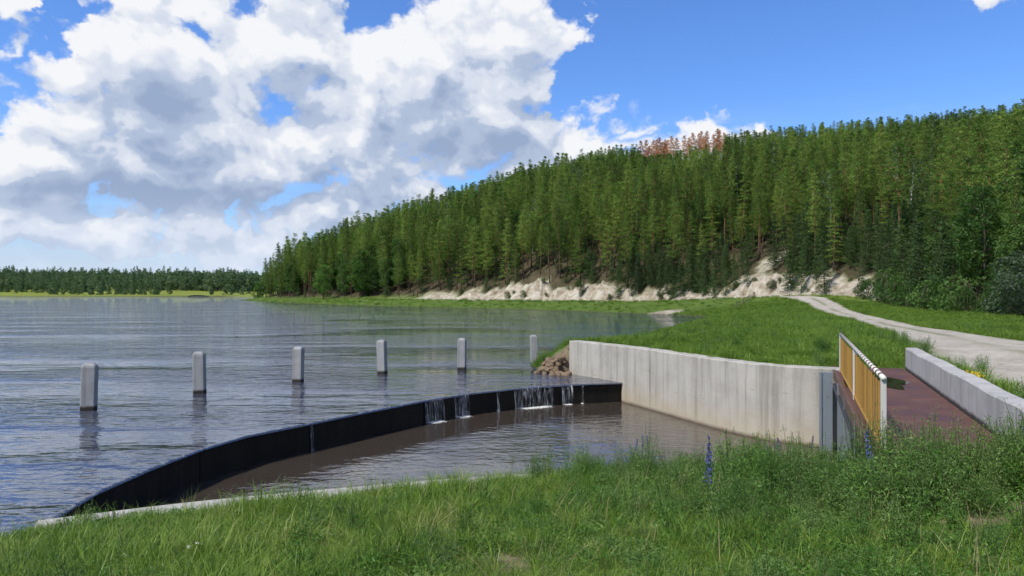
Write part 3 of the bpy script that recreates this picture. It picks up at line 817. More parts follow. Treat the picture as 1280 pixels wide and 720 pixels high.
lpart(MB().box((6.0, .12, H_ - .32), (10, .10, .12), 0, .006), 'crossbeam', M_DARKSTEEL, gate)

# ------------------------------------------------------------------ concrete posts standing in the lake
def lake_post(side):
    v = []; f = []; h = side / 2
    def ring(hx, z, ch):
        return [(hx, -hx + ch, z), (hx, hx - ch, z), (hx - ch, hx, z), (-hx + ch, hx, z), (-hx, hx - ch, z), (-hx, -hx + ch, z), (-hx + ch, -hx, z), (hx - ch, -hx, z)]
    rs = [ring(h, -1.3, .02), ring(h, .0, .02), ring(h, .7, .02), ring(h, 1.28, .02), ring(h * .93, 1.34, .03), ring(h * .62, 1.40, .03)]
    for r_ in rs: v += r_
    for i in range(len(rs) - 1):
        for j in range(8): f.append([i * 8 + j, i * 8 + (j + 1) % 8, (i + 1) * 8 + (j + 1) % 8, (i + 1) * 8 + j])
    f.append(list(range(8))[::-1]); f.append([(len(rs) - 1) * 8 + j for j in range(8)])
    return make_mesh('lake_post', v, f, [M_POST])
pme = lake_post(.37)
lab = ['post standing nearest the grassy bank', 'second post from the grassy bank', 'third post from the grassy bank', 'third post from the stony wall end', 'second post from the stony wall end', 'post standing beside the stony wall end']
for k, (x, y, rz, h) in enumerate(((-12.8, 23.0, 14, 1.0), (-11.0, 26.8, 8, 1.04), (-8.5, 30.2, -4, .99), (-5.66, 33.2, -12, 1.05), (-2.3, 34.9, -8, 1.03), (1.08, 36.8, 2, 1.06))):
    o = link('lake_post', pme, None, (x, y, 0)); o.rotation_euler = (R((-1.2, .9, -.6, .5, 1.5, -.9)[k]), R((1.1, -.8, .9, -1.3, .7, -1.6)[k]), R(rz)); o.scale = ((1.06, 1.0, 1.0, .97, .97, .92)[k],) * 2 + (h,)
    tag(o, 'square grey concrete ' + lab[k] + ', in the lake', 'post', 'concrete posts standing in the lake')

# ------------------------------------------------------------------ stones
def rock(seed, n=2):
    bm = bmesh.new(); bmesh.ops.create_icosphere(bm, subdivisions=n, radius=1.0); r_ = random.Random(seed)
    pl = [(Vector((r_.gauss(0, 1), r_.gauss(0, 1), r_.gauss(0, 1))).normalized(), r_.uniform(.55, .9)) for _ in range(9)]
    for v_ in bm.verts:
        for nrm, d in pl:
            k = v_.co.dot(nrm) - d
            if k > 0: v_.co -= nrm * k
        v_.co *= 1 + .10 * mnoise.noise(v_.co * 2.3 + Vector((seed, 0, 0)))
    me = bpy.data.meshes.new('rock'); bm.to_mesh(me); bm.free(); me.materials.append(M_STONE); return me
rocks = [rock(s_) for s_ in range(5)]
for k in range(46):
    f_ = rng.random(); x = 2.30 - f_ * .85 + rng.normal(0, .16); y = 32.75 + f_ * .9 + rng.normal(0, .28)
    s_ = rng.uniform(.08, .24)
    z = max(gz(x, y), -.1)
    o = link('rubble_stone', rocks[k % 5], None, (x, y, z + s_ * .3)); o.scale = (s_ * rng.uniform(.8, 1.3), s_, s_ * rng.uniform(.6, .9)); o.rotation_euler = (rng.uniform(0, .6), rng.uniform(0, .6), rng.uniform(0, 6))
    tag(o, 'brown rubble stone heaped at the lake end of the retaining wall', 'stone', 'rubble at the wall end')
x, y, z = hit(932, 634); o = link('stone', rocks[1], None, (x, y, z + .05)); o.scale = (.10, .09, .085); o.rotation_euler = (.3, .2, 1)
tag(o, 'pale rounded stone lying alone in the grass below the weeds', 'stone')
x, y, z = hit(800, 624); o = link('flat_stone', rocks[3], None, (x, y, z + .01)); o.scale = (.16, .12, .04); tag(o, 'flat light brown stone half buried in bare soil', 'stone')

# ------------------------------------------------------------------ trees
def cards(cent, size, rs, aspect=.45, up=0.0):
    """leaf-sized four-sided faces, one per centre, freely turned"""
    n = len(cent); a = rs.normal(size=(n, 3)); a[:, 2] += up; a /= np.linalg.norm(a, axis=1)[:, None]
    b = rs.normal(size=(n, 3)); b -= a * (a * b).sum(1)[:, None]; b /= np.linalg.norm(b, axis=1)[:, None]
    sz = (np.asarray(size) * rs.uniform(.65, 1.35, n))[:, None]
    v = np.stack([cent - a * sz * .5, cent + b * sz * aspect * .5, cent + a * sz * .5, cent - b * sz * aspect * .5], 1).reshape(-1, 3)
    return v, np.arange(4 * n).reshape(-1, 4)
def trunk_mb(h, r0, r1, rs, bend=.25, n=7, z0=-.6):
    mb = MB(); ph = rs.uniform(0, 6.28); k = 7
    pts = []
    for i in range(k + 1):
        t = i / k; pts.append((bend * math.sin(t * 2.2) * math.cos(ph), bend * math.sin(t * 2.2) * math.sin(ph), z0 + (h - z0) * t))
    mb.tube(pts, [r0 * 1.25 if i == 0 else r0 + (r1 - r0) * i / k for i in range(k + 1)], n)
    ax = lambda z: np.array([np.interp(z, [p[2] for p in pts], [p[j] for p in pts]) for j in range(2)] + [z])
    return mb, ax
def pine(seed, h=21., base=.42, rmax=2.3, dead=False, nb=58, cl=9, leaf=.42, form='pine'):
    rs = np.random.default_rng(seed); mb, ax = trunk_mb(h, .19 * h / 21, .015, rs, .35)
    cc = []; sz = []
    for k in range(nb):
        t = ((k // 4) * 4 + 2 + rs.normal(0, 1.1)) / nb; t = min(max(t, 0), .995); z = h * (base + (1 - base) * t)
        if form == 'pine': L_ = rmax * (min(1, .5 + t * 3.5) if t < .16 else (1 - ((t - .16) / .84) ** 1.7 * .88)) * rs.uniform(.55, 1.12); rise = .22 - .25 * (1 - t) + rs.normal(0, .10)
        else: L_ = rmax * (1 - t) ** .85 * rs.uniform(.75, 1.1) + .12; rise = -.18 + .35 * t + rs.normal(0, .05)
        if form == 'pine' and t < .18 and rs.random() < .35: L_ *= .5
        a = k * 2.39996 + rs.normal(0, .4); o = ax(z); d = np.array((math.cos(a), math.sin(a), rise))
        e = o + d * L_ + np.array((0, 0, .10 * L_ if form == 'pine' else -.08 * L_))
        mb.tube([o, o * .4 + e * .6 + np.array((0, 0, -.04)), e], [.05 * h / 21 * (1.2 - t * .8), .03 * h / 21, .01], 4, False)
        m = max(2, int(round(L_ / .55)))
        for q in range(m):
            f_ = (.32 + .68 * (q + .6) / m) if form == 'pine' else (.15 + .85 * (q + .6) / m)
            c = o + (e - o) * f_
            spread = (.24 + .08 * L_) * (1.0 if form == 'pine' else .8)
            nn_ = int(cl * (1.0 if not dead else 1.15))
            cc.append(c + rs.normal(size=(nn_, 3)) * np.array((spread, spread, spread * (.55 if form == 'pine' else .35)))); sz.append(np.full(nn_, leaf))
    if form == 'pine':
        # bare dead twigs below the crown
        for k in range(9):
            z = h * rs.uniform(base * .45, base); a = rs.uniform(0, 6.28); o = ax(z); e = o + np.array((math.cos(a), math.sin(a), rs.uniform(-.3, .1))) * rs.uniform(.5, 1.4)
            mb.tube([o, e], [.025, .008], 3, False)
    cc = np.concatenate(cc); sz = np.concatenate(sz)
    return mb, cards(cc, sz, rs, .42, .4)
def broad(seed, h=12., rx=3.2, base=.22, n=3400, leaf=.30, bark=None, lobes=16, dens=1.0, multi=1):
    rs = np.random.default_rng(seed); mb = MB(); tops = []
    for s_ in range(multi):
        m1, ax = trunk_mb(h * (.82 if multi == 1 else rs.uniform(.7, .9)), (.16 if multi == 1 else .07) * h / 12, .03, rs, .5 if multi == 1 else 1.2)
        mb.add(m1.v, m1.f); tops.append(ax)
    C = []; Rr = []
    for k in range(lobes):
        t = (k + .5) / lobes; z = h * (base + (1 - base) * (t * .92 + rs.uniform(0, .06)))
        prof = math.sin(math.pi * min(1, .16 + t * .80)) ** .7
        a = k * 2.4 + rs.normal(0, .5); rr = rx * prof * rs.uniform(.25, .85)
        c = np.array((math.cos(a) * rr, math.sin(a) * rr, z)); C.append(c); Rr.append(rx * rs.uniform(.30, .50) * (.65 + .35 * prof))
        o = tops[k % multi](max(.4, z - rr * .8 - .3)); mb.tube([o, (o + c) / 2 + np.array((0, 0, .1)), c], [.05 * h / 12, .03, .012], 4, False)
    tot = sum(r_ ** 2 for r_ in Rr); cc = []
    for c, r_ in zip(C, Rr):
        k = int(n * r_ * r_ / tot); d = rs.normal(size=(k, 3)); d /= np.linalg.norm(d, axis=1)[:, None]
        cc.append(c + d * (r_ * rs.uniform(.45, 1.08, k) ** .6)[:, None] * np.array((1, 1, .72)))
    cc = np.concatenate(cc); cc = cc[cc[:, 2] > .05]
    return mb, cards(cc, np.full(len(cc), leaf), rs, .62, .0)
def bush(seed, h=2.4, rx=1.7, n=1600, leaf=.20): return broad(seed, h, rx, .02, n, leaf, None, 12, 1, 4)

class Kind:
    def __init__(s, name, gens, mcrown, mbark):
        s.name = name; s.tr = []; s.cr = []; s.joined = []
        for mb, (cv, cf) in gens:
            s.tr.append(mb.mesh('trunk', mbark, True)); s.cr.append(make_mesh('crown', cv, cf, [mcrown]))
            k = len(mb.v); fs = mb.f + [[i + k for i in f_] for f_ in cf.tolist()]
            me = make_mesh(name + '_whole', list(mb.v) + cv.tolist(), fs, [mbark, mcrown], False, [0] * len(mb.f) + [1] * len(cf))
            ob = bpy.data.objects.new(name + '_source', me); s.joined.append(ob)     # never linked: only instanced by the far wood
    def place(s, i, p, rz, sc, label, group, cat='tree', name=None, tilt=(0, 0)):
        i %= len(s.tr); r_ = empty(name or s.name, p, rz); r_.scale = (sc,) * 3 if np.isscalar(sc) else sc
        r_.rotation_euler = (tilt[0], tilt[1], rz)
        link('trunk', s.tr[i], r_); link('crown', s.cr[i], r_)
        return tag(r_, label, cat, group)

def scatter(name, pts, rotz, scl, idx, protos, parent=None, tilt=None):
    """many copies of a few source meshes at given points, as ONE uncountable object"""
    me = bpy.data.meshes.new(name); me.vertices.add(len(pts)); me.vertices.foreach_set('co', np.asarray(pts, float).ravel())
    rot = np.zeros((len(pts), 3), np.float32); rot[:, 2] = rotz
    if tilt is not None: rot[:, :2] = tilt
    me.attributes.new('rot', 'FLOAT_VECTOR', 'POINT').data.foreach_set('vector', rot.ravel())
    me.attributes.new('scl', 'FLOAT', 'POINT').data.foreach_set('value', np.asarray(scl, np.float32))
    me.attributes.new('idx', 'INT', 'POINT').data.foreach_set('value', np.asarray(idx, np.int32))
    o = link(name, me, parent); o['kind'] = 'stuff'
    g = bpy.data.node_groups.new(name + '_copies', 'GeometryNodeTree')
    g.interface.new_socket('Geometry', in_out='INPUT', socket_type='NodeSocketGeometry'); g.interface.new_socket('Geometry', in_out='OUTPUT', socket_type='NodeSocketGeometry')
    N = g.nodes.new; L = g.links.new
    gi, go = N('NodeGroupInput'), N('NodeGroupOutput'); iop = N('GeometryNodeInstanceOnPoints'); g2i = N('GeometryNodeGeometryToInstance')
    for pr in protos:
        oi = N('GeometryNodeObjectInfo'); oi.inputs['Object'].default_value = pr; oi.inputs['As Instance'].default_value = False
        L(oi.outputs['Geometry'], g2i.inputs[0])
    def na(nm, ty):
        a = N('GeometryNodeInputNamedAttribute'); a.data_type = ty; a.inputs[0].default_value = nm; return a.outputs[0]
    L(gi.outputs[0], iop.inputs['Points']); L(g2i.outputs[0], iop.inputs['Instance'])
    iop.inputs['Pick Instance'].default_value = True
    L(na('idx', 'INT'), iop.inputs['Instance Index']); L(na('rot', 'FLOAT_VECTOR'), iop.inputs['Rotation']); L(na('scl', 'FLOAT'), iop.inputs['Scale'])
    L(iop.outputs[0], go.inputs[0])
    m = o.modifiers.new('copies', 'NODES'); m.node_group = g
    return o

K_PINE = Kind('pine_tree', [pine(100 + k, 20.5 + .9 * (k % 3), (.30, .42, .24, .34, .28, .46)[k], (2.7, 2.3, 3.1, 2.4, 2.7, 2.3)[k], False, 66, 13, .34) for k in range(6)] + [pine(110 + k, 21, (.16, .22, .38, .12)[k], (2.9, 2.9, 2.2, 3.3)[k], False, (72, 66, 54, 78)[k], 12, .34, ('spruce', 'pine', 'pine', 'spruce')[k]) for k in range(4)], M_PINE, M_BARK)
K_DEAD = Kind('dead_pine_tree', [pine(130 + k, 21, .36, 3.2, True, 64, 13, .40) for k in range(2)], M_PINE_DEAD, M_BARK)
K_SPRUCE = Kind('spruce_tree', [pine(150 + k, 10 + 1.5 * k, .05, 2.1 + .15 * k, False, 74, 9, .34, 'spruce') for k in range(3)], M_SPRUCE, M_GREYBARK)
K_BROAD = Kind('broadleaf_tree', [broad(170 + k, 13 + k, 3.3, .16, 5200, .34, lobes=22) for k in range(4)], M_LEAF, M_GREYBARK)
K_BRIGHT = Kind('bright_leafy_tree', [broad(190 + k, 12, 3.4, .08, 4200, .36, lobes=20) for k in range(2)], M_LEAF_BRIGHT, M_GREYBARK)
K_BIRCH = Kind('birch_tree', [broad(200 + k, 16, 2.6, .14, 4200, .26, lobes=26) for k in range(3)], M_BIRCH, M_BIRCHBARK)
K_BUSH = Kind('bush', [bush(220 + k, 2.6 + .4 * k, 1.9) for k in range(3)], M_LEAF, M_GREYBARK)
K_WILLOW = Kind('willow_bush', [bush(230, 5.5, 3.0, 3200, .24)], M_WILLOW, M_GREYBARK)
K_FAR = Kind('far_tree', [broad(240 + k, 13, 4.0, -.02, 900, .95, lobes=11) for k in range(4)], M_FARWOOD, M_GREYBARK)
K_FARPINE = Kind('far_pine', [pine(250 + k, 16, .25, 2.6, False, 26, 5, .95) for k in range(2)], M_FARWOOD, M_GREYBARK)

def jitter_grid(x0, x1, y0, y1, st, rs, j=.42):
    X_, Y_ = np.meshgrid(np.arange(x0, x1, st), np.arange(y0, y1, st)); X_ = X_ + (np.arange(X_.shape[0]) % 2)[:, None] * st * .5
    return (X_ + rs.uniform(-j, j, X_.shape) * st).ravel(), (Y_ + rs.uniform(-j, j, X_.shape) * st).ravel()
rs = np.random.default_rng(11)
fx, fy = jitter_grid(-118, 215, 18, 420, 2.9, rs)
ft = terrain(fx, fy)
keep = ft['hin'] & (ft['s'] > 2.5) & (ft['s'] < 125) & (ft['cliff'] < .25) & (fx / np.maximum(fy, 1) < 1.5) & (fx / np.maximum(fy, 1) > -.42)
keep &= ~((ft['s'] > 75) & (rs.random(len(fx)) < .25))
fx, fy = fx[keep], fy[keep]; F = {k: v[keep] for k, v in ft.items()}
dist = np.hypot(fx, fy)
kind = np.full(len(fx), 'pine', dtype=object)
r1 = rs.random(len(fx))
right = (F['fi'] > 9.3)
kind[right & (F['s'] < 40) & (r1 < .28)] = 'broad'
kind[right & (F['s'] < 26) & (r1 > .28) & (r1 < .60)] = 'spruce'
kind[right & (F['s'] >= 16) & (r1 > .95)] = 'birch'
kind[(F['fi'] > 6.5) & (F['fi'] < 9.8) & (F['s'] < 40) & (r1 < .035)] = 'birch'
kind[(F['fi'] > 5.6) & (F['fi'] <= 9.8) & (F['s'] < 15) & (r1 > .35)] = 'spruce'
kind[(F['fi'] > 3) & (F['fi'] < 6) & (F['s'] < 11) & (r1 > .80)] = 'spruce'
kind[(r1 > .965) & (F['s'] > 12)] = 'broad'
kind[(r1 < .03) & (F['s'] > 15)] = 'birch'
r2 = rs.random(len(fx))
kind[(F['fi'] > 3) & (F['fi'] < 9.5) & (F['s'] < 28) & (r2 > .72)] = 'spruce'
kind[(F['fi'] <= 3.6) & (F['s'] < 14) & (r2 > .72)] = 'broad'
kind[(F['fi'] <= 3.6) & (F['s'] < 14) & (r2 < .18)] = 'spruce'
tops = np.array([project((x, y, z + 14))[:] for x, y, z in zip(fx, fy, F['z'])])
ridge = (tops[:, 0] > 797) & (tops[:, 0] < 908) & (F['s'] > 48) & (kind == 'pine')
cand = np.where(ridge)[0]
for b0 in np.arange(798, 906, 9):
    c_ = cand[(tops[cand, 0] >= b0) & (tops[cand, 0] < b0 + 9)]; c_ = c_[np.argsort(tops[c_, 1])][:3]
    kind[c_[rs.random(len(c_)) < .62]] = 'dead'
RIDGE = np.array(((320, 345), (335, 318), (350, 300), (400, 280), (450, 262), (500, 250), (560, 232), (600, 225), (650, 208), (700, 197), (750, 190), (800, 184), (850, 176), (905, 168), (950, 165), (1000, 160), (1050, 155), (1100, 150), (1150, 146), (1200, 140), (1280, 132), (1500, 120)), float)
order = np.argsort(dist + 1.2 * F['s'])
quota = {'pine': 300, 'broad': 140, 'spruce': 160, 'birch': 60, 'dead': 40}
KS = {'pine': K_PINE, 'broad': K_BROAD, 'spruce': K_SPRUCE, 'birch': K_BIRCH, 'dead': K_DEAD}
LAB = {'pine': [('tall green pine on the wooded slope above the pale cliff', 'pines above the pale cliff'), ('tall green pine on the wooded headland reaching into the lake', 'pines on the headland'), ('tall green pine among the leafy trees above the gravel road', 'pines above the gravel road')],
       'broad': [('round leafy tree standing among the hillside pines', 'leafy trees among the pines')] * 2 + [('dark leafy tree at the forest edge above the gravel road', 'leafy trees beside the road')],
       'spruce': [('dark young spruce at the foot of the wooded slope by the pale cliff', 'young spruces by the cliff')] * 2 + [('dark spruce at the forest edge beside the gravel road', 'spruces beside the gravel road')],
       'birch': [('pale green birch with a white trunk among the darker conifers', 'birches among the conifers')] * 3,
       'dead': [('dead pine with rust orange needles on the forest ridge', 'dead orange pines on the ridge')] * 3}
rest = {k: [] for k in KS}; cnt = {k: 0 for k in KS}
for i in order:
    k = kind[i]; sc = rs.uniform(.70, 1.14)
    if k in ('pine', 'dead', 'birch'): sc *= np.interp(F['s'][i], [3, 12], [.88, 1.0]) * np.interp(F['fi'][i], [1, 4.5, 10, 13], [.98, .84, .78, .74]) * (1.25 if k == 'birch' else 1)
    if k == 'dead': sc *= 1.08
    if k == 'broad': sc *= rs.uniform(.55, .95)
    if k == 'spruce': sc *= rs.uniform(.40, .85)
    if k in ('pine', 'dead', 'birch', 'broad'):      # trees of the skyline are as tall as the photograph shows
        H0 = {'pine': 21.5, 'dead': 21., 'birch': 16., 'broad': 14.5}[k]
        px_, _ = project((fx[i], fy[i], F['z'][i])); pyr = np.interp(px_, RIDGE[:, 0], RIDGE[:, 1]) + (rs.uniform(-5, 13) if k != 'dead' else rs.uniform(-9, 0)) + (14 if k != 'dead' and 800 < px_ < 906 else 0)
        hmax = HEYE + (365 - pyr) / 950 * fy[i] - F['z'][i]
        if hmax < H0 * .38: continue
        sc = min(sc, hmax / H0)
        if k == 'dead': sc = min(.95, hmax / H0)
    rz = rs.uniform(0, 6.28); v_ = int(rs.integers(0, 10)); p = (fx[i], fy[i], F['z'][i])
    px_, _ = project(p)
    if cnt[k] < quota[k] and -20 < px_ < 1310:
        zone = 2 if F['fi'][i] > 9.3 else (0 if F['fi'][i] > 3.4 else 1)
        lab_, grp = LAB[k][zone]
        if k == 'pine' and zone == 0 and F['s'][i] < 14: lab_, grp = 'tall pine in the front row along the top of the pale cliff', 'front row of pines above the cliff'
        if k == 'spruce' and zone == 0 and F['s'][i] > 13: lab_, grp = 'dark spruce standing between pine trunks up the wooded slope', 'spruces up the slope'
        KS[k].place(v_, p, rz, sc, lab_, grp, 'tree', None, (rs.normal(0, .02), rs.normal(0, .02)))
        cnt[k] += 1
    else: rest[k].append((*p, rz, sc, v_ % len(KS[k].tr)))
print('trees', cnt, {k: len(v_) for k, v_ in rest.items()})
for k, nm, lb in (('pine', 'pine_forest', 'dense pine forest covering the hill behind its front rows'), ('spruce', 'spruce_undergrowth', 'scattered dark spruces deep in the hillside forest'), ('broad', 'leafy_forest', 'leafy forest deep on the hillside above the road'), ('birch', 'birch_forest', 'birches deep in the hillside forest')):
    if rest[k]:
        a = np.array(rest[k]); o = scatter(nm, a[:, :3], a[:, 3], a[:, 4], a[:, 5].astype(int), KS[k].joined); tag(o, lb, 'forest')

# young spruces growing on the eroded bank itself
for px0, px1, n_, smin, smax in ((768, 905, 40, .4, .85), (985, 1038, 16, .45, .85), (1096, 1185, 26, .5, .95), (905, 935, 5, .4, .6), (700, 768, 5, .3, .5)):
    for k in range(n_):
        px = rs.uniform(px0, px1); j = rs.uniform(1.0, 9.5)
        da = np.arange(60, 230, .7); t_ = terrain((px - 640) / 950 * da, da); i = int(np.argmax(t_['hin'] & (t_['s'] > j))); d = da[i]; x = (px - 640) / 950 * d
        K_SPRUCE.place(k, (x, d, t_['z'][i]), rs.uniform(0, 6), rs.uniform(smin, smax), 'dark young spruce rooted on the eroded pale bank', 'young spruces on the eroded bank', 'tree', None, (rs.normal(0, .03), rs.normal(0, .03)))
# single trees and bushes picked out of the photograph
def at_px(px, d):
    x = (px - 640) / 950 * d; return x, d, gz(x, d)
for px, d, sc, lb in ((405, 246, .95, 'bright green leafy tree at the water edge of the headland, shorter of two'), (453, 236, 1.28, 'bright green leafy tree by the headland shore, taller of two')):
    K_BRIGHT.place(0, at_px(px, d), 1.0, sc, lb, 'bright leafy trees on the headland')
K_BRIGHT.place(1, at_px(322, 330), 2.0, .8, 'bright green leafy tree at the very tip of the headland', None)
K_WILLOW.place(0, at_px(1276, 63), 0, 1.0, 'grey green willow bush at the forest edge beside the road', None, 'bush')
x, y, z = at_px(1127, 112)
lone = empty('lone_pine_tree', (x, y, z)); tag(lone, 'old pine with bare orange trunk and broken lower branches on the bank', 'tree')
mb, cr_ = pine(301, 20., .52, 2.6, False, 46, 9)
link('trunk', mb.mesh('trunk', M_BARK, True), lone); link('crown', make_mesh('crown', cr_[0], cr_[1], [M_PINE]), lone)
mb = MB()
for a_, z_, l_ in ((0.3, 3.0, 2.6), (3.2, 4.4, 3.0), (5.9, 2.4, 2.0), (2.6, 6.5, 1.6)):
    mb.tube([(0, 0, z_), (math.cos(a_) * l_ * .5, math.sin(a_) * l_ * .3, z_ + .5), (math.cos(a_) * l_, math.sin(a_) * l_ * .5, z_ - .2)], [.07, .05, .02], 5)
link('dead_branch', mb.mesh('dead_branch', M_DRY), lone)
for k in range(34):
    f_ = 9.6 + 3.0 * (k + rs.uniform(0, 1)) / 34; i0 = int(f_); q = np.array(FOOT[i0]) + (np.array(FOOT[i0 + 1]) - np.array(FOOT[i0])) * (f_ - i0)
    x = q[0] + rs.uniform(-1.2, 2.0); y = q[1] + rs.uniform(-1, 1)
    K_BUSH.place(k, (x, y, gz(x, y) - .1), rs.uniform(0, 6), rs.uniform(.6, 1.35), 'low dark green bush at the forest edge along the road verge', 'bushes along the forest edge', 'bush')

for k in range(34):
    px = rs.uniform(540, 1085); j = rs.uniform(.6, 5.0); da = np.arange(90, 240, .7); t_ = terrain((px - 640) / 950 * da, da); i = int(np.argmax(t_['hin'] & (t_['s'] > j))); x = (px - 640) / 950 * da[i]
    K_BUSH.place(k, (x, da[i], t_['z'][i] - .1), rs.uniform(0, 6), rs.uniform(.22, .62), 'small green bush clinging to the eroded pale bank', 'bushes on the eroded bank', 'bush')
# far shore: a wooded rise beyond the lake
wx, wy = jitter_grid(-760, -120, 640, 960, 8.0, rs)
wt = terrain(wx, wy); m = (wt['land']) & (wx / wy > -.80) & (wx / wy < -.27) & (fbm(wx * .012, wy * .03, 3, 3) > .30)
m &= ~((wy < 690) & (fbm(wx * .02 + 7, wy * .02, 8, 3) < .50))
pts = np.stack([wx[m], wy[m], wt['z'][m] - .3], 1); n = len(pts)
tag(scatter('far_wood', pts, rs.uniform(0, 6.28, n), rs.uniform(.55, 1.0, n) + .6 * fbm(pts[:, 0] * .02, pts[:, 1] * .02, 12, 2) ** 2, np.where(rs.random(n) < .15, rs.integers(4, 6, n), rs.integers(0, 4, n)), K_FAR.joined + K_FARPINE.joined), 'far wood on the low rise across the lake', 'forest')
for k in range(46):
    px = rs.uniform(-20, 312); d = rs.uniform(598, 640); x = (px - 640) / 950 * d
    if rs.random() < .45: px = rs.uniform(60, 215); d = rs.uniform(596, 618); x = (px - 640) / 950 * d
    K_FAR.place(k, (x, d, gz(x, d) - .8), rs.uniform(0, 6), rs.uniform(.35, .85), 'small round dark tree on the bright meadow across the lake', 'trees on the far lakeshore')
x = (936 / 1280 * 360 - 640) / 950 * 590
K_FAR.place(2, ((263 - 640) / 950 * 592, 592, gz((263 - 640) / 950 * 592, 592)), 0, (.95, .95, 1.35), 'tallest slender tree at the edge of the far lakeshore wood', None)

# ------------------------------------------------------------------ grass and weeds
def blades(n, rad, h0, h1, w, rs, lean=.35, curl=.5):
    a = rs.uniform(0, 6.283, n); r_ = rad * np.sqrt(rs.uniform(0, 1, n)); b = np.stack([np.cos(a) * r_, np.sin(a) * r_, np.zeros(n)], 1)
    h = rs.uniform(h0, h1, n); d = rs.uniform(0, 6.283, n); dv = np.stack([np.cos(d), np.sin(d), np.zeros(n)], 1)
    le = np.abs(rs.normal(0, lean, n)); cu = np.abs(rs.normal(0, curl, n)); ww = w * rs.uniform(.6, 1.3, n)
    side = np.stack([-np.sin(d + rs.normal(0, .5, n)), np.cos(d), np.zeros(n)], 1)
    V = []
    for t, k in ((0, .8), (.38, 1.0), (.74, .7), (1.0, .08)):
        c = b + dv * ((le * t + cu * t * t) * h)[:, None] + np.array((0, 0, 1.0)) * (h * (t - .28 * cu * t * t))[:, None]
        V += [c - side * (ww * k * .5)[:, None], c + side * (ww * k * .5)[:, None]]
    V = np.stack(V, 1).reshape(-1, 3); k0 = np.arange(n)[:, None] * 8
    F_ = np.concatenate([k0 + np.array(q) for q in ((0, 1, 3, 2), (2, 3, 5, 4), (4, 5, 7, 6))])
    return V, F_
def leafy(n, rad, h, size, rs, asp=.4):
    """low rosette or clover-like patch of leaves"""
    a = rs.uniform(0, 6.283, n); r_ = rad * np.sqrt(rs.uniform(0, 1, n)); c = np.stack([np.cos(a) * r_, np.sin(a) * r_, rs.uniform(.15, 1, n) * h], 1)
    return cards(c, np.full(n, size), rs, asp, .25)
def weed(rs, h=.75, stems=9, leaves=34, leaf=.075, spread=.22):
    """branched feathery weed: several leafy stems from one root"""
    mb = MB(); cc = []; sz = []
    for s_ in range(stems):
        a = rs.uniform(0, 6.28); l_ = h * rs.uniform(.55, 1.05); out = spread * rs.uniform(.2, 1.2)
        e = np.array((math.cos(a) * out, math.sin(a) * out, l_)); m_ = np.array((math.cos(a) * out * .65, math.sin(a) * out * .65, l_ * .5))
        mb.tube([(0, 0, -.03), m_, e], [.006, .004, .002], 4, False)
        for q in range(leaves):
            t = rs.uniform(.08, 1.0); p_ = m_ * (2 * t * (1 - t)) * 1.0 + e * t * t + m_ * 0
            w_ = (1.05 - t) * .10 + .02
            cc.append(p_ + rs.normal(size=3) * np.array((w_, w_, w_ * .5))); sz.append(leaf * (1.2 - .7 * t))
    return mb, cards(np.array(cc), np.array(sz), rs, .24, .45)
def bugloss(rs, h=.8, spikes=1):
    """tall spike of blue flowers above narrow leaves"""
    st = MB(); fl = []; fs = []; lv = []; ls = []
    for k in range(spikes):
        a = rs.uniform(0, 6.28); ln = rs.uniform(.02, .10) * (1 if spikes == 1 else 2.2); hh = h * (1 if k == 0 else rs.uniform(.6, .9))
        b_ = np.array((math.cos(a) * .03 * (k > 0), math.sin(a) * .03 * (k > 0), 0)); e = b_ + np.array((math.cos(a) * ln, math.sin(a) * ln, hh))
        st.tube([b_ - np.array((0, 0, .03)), (b_ + e) / 2, e], [.007, .006, .003], 5, False)
        for q in range(150):
            t = rs.uniform(.42, 1.0); w_ = .034 * (1.0 - .75 * (t - .42) / .58); an = rs.uniform(0, 6.28)
            fl.append(b_ + (e - b_) * t + np.array((math.cos(an) * w_, math.sin(an) * w_, rs.normal(0, .008)))); fs.append(.022)
        for q in range(46):
            t = rs.uniform(.02, .5); an = rs.uniform(0, 6.28); w_ = rs.uniform(.03, .11) * (1.2 - t)
            lv.append(b_ + (e - b_) * t + np.array((math.cos(an) * w_, math.sin(an) * w_, .02))); ls.append(.12 * (1.1 - t))
    return st, cards(np.array(fl), np.array(fs), rs, .8), cards(np.array(lv), np.array(ls), rs, .2, .4)
def src(name, vf, m):
    return bpy.data.objects.new(name + '_source', make_mesh(name, vf[0], vf[1], [m]))
rs = np.random.default_rng(23)
TUFT = [src('grass_tuft', blades(34, .15, .12, .34, .0105, rs, .35, .6), M_GRASS) for _ in range(4)] + [src('tall_tuft', blades(18, .10, .26, .52, .011, rs, .25, .8), M_GRASS) for _ in range(2)]
LOW = [src('low_leaves', leafy(150, .16, .15, .032, rs, .35), M_WEED) for _ in range(3)] + [src('lush_leaves', leafy(80, .14, .18, .055, rs, .28), M_WEED2) for _ in range(2)]
MEAD = [src('meadow_tuft', blades(60, .34, .16, .42, .016, rs), M_MEADOW) for _ in range(4)]
def joined_weed(name, w_, m):
    mb, (cv, cf) = w_; k = len(mb.v)
    return bpy.data.objects.new(name + '_source', make_mesh(name, list(mb.v) + cv.tolist(), mb.f + [[i + k for i in f_] for f_ in cf.tolist()], [M_STEM, m], False, [0] * len(mb.f) + [1] * len(cf)))
WEEDS = [joined_weed('leafy_weed', weed(rs, .50, 11, 60, .050, .2), M_WEED) for _ in range(3)] + [joined_weed('leafy_weed', weed(rs, .55, 9, 44, .062, .18), M_WEED2) for _ in range(2)]

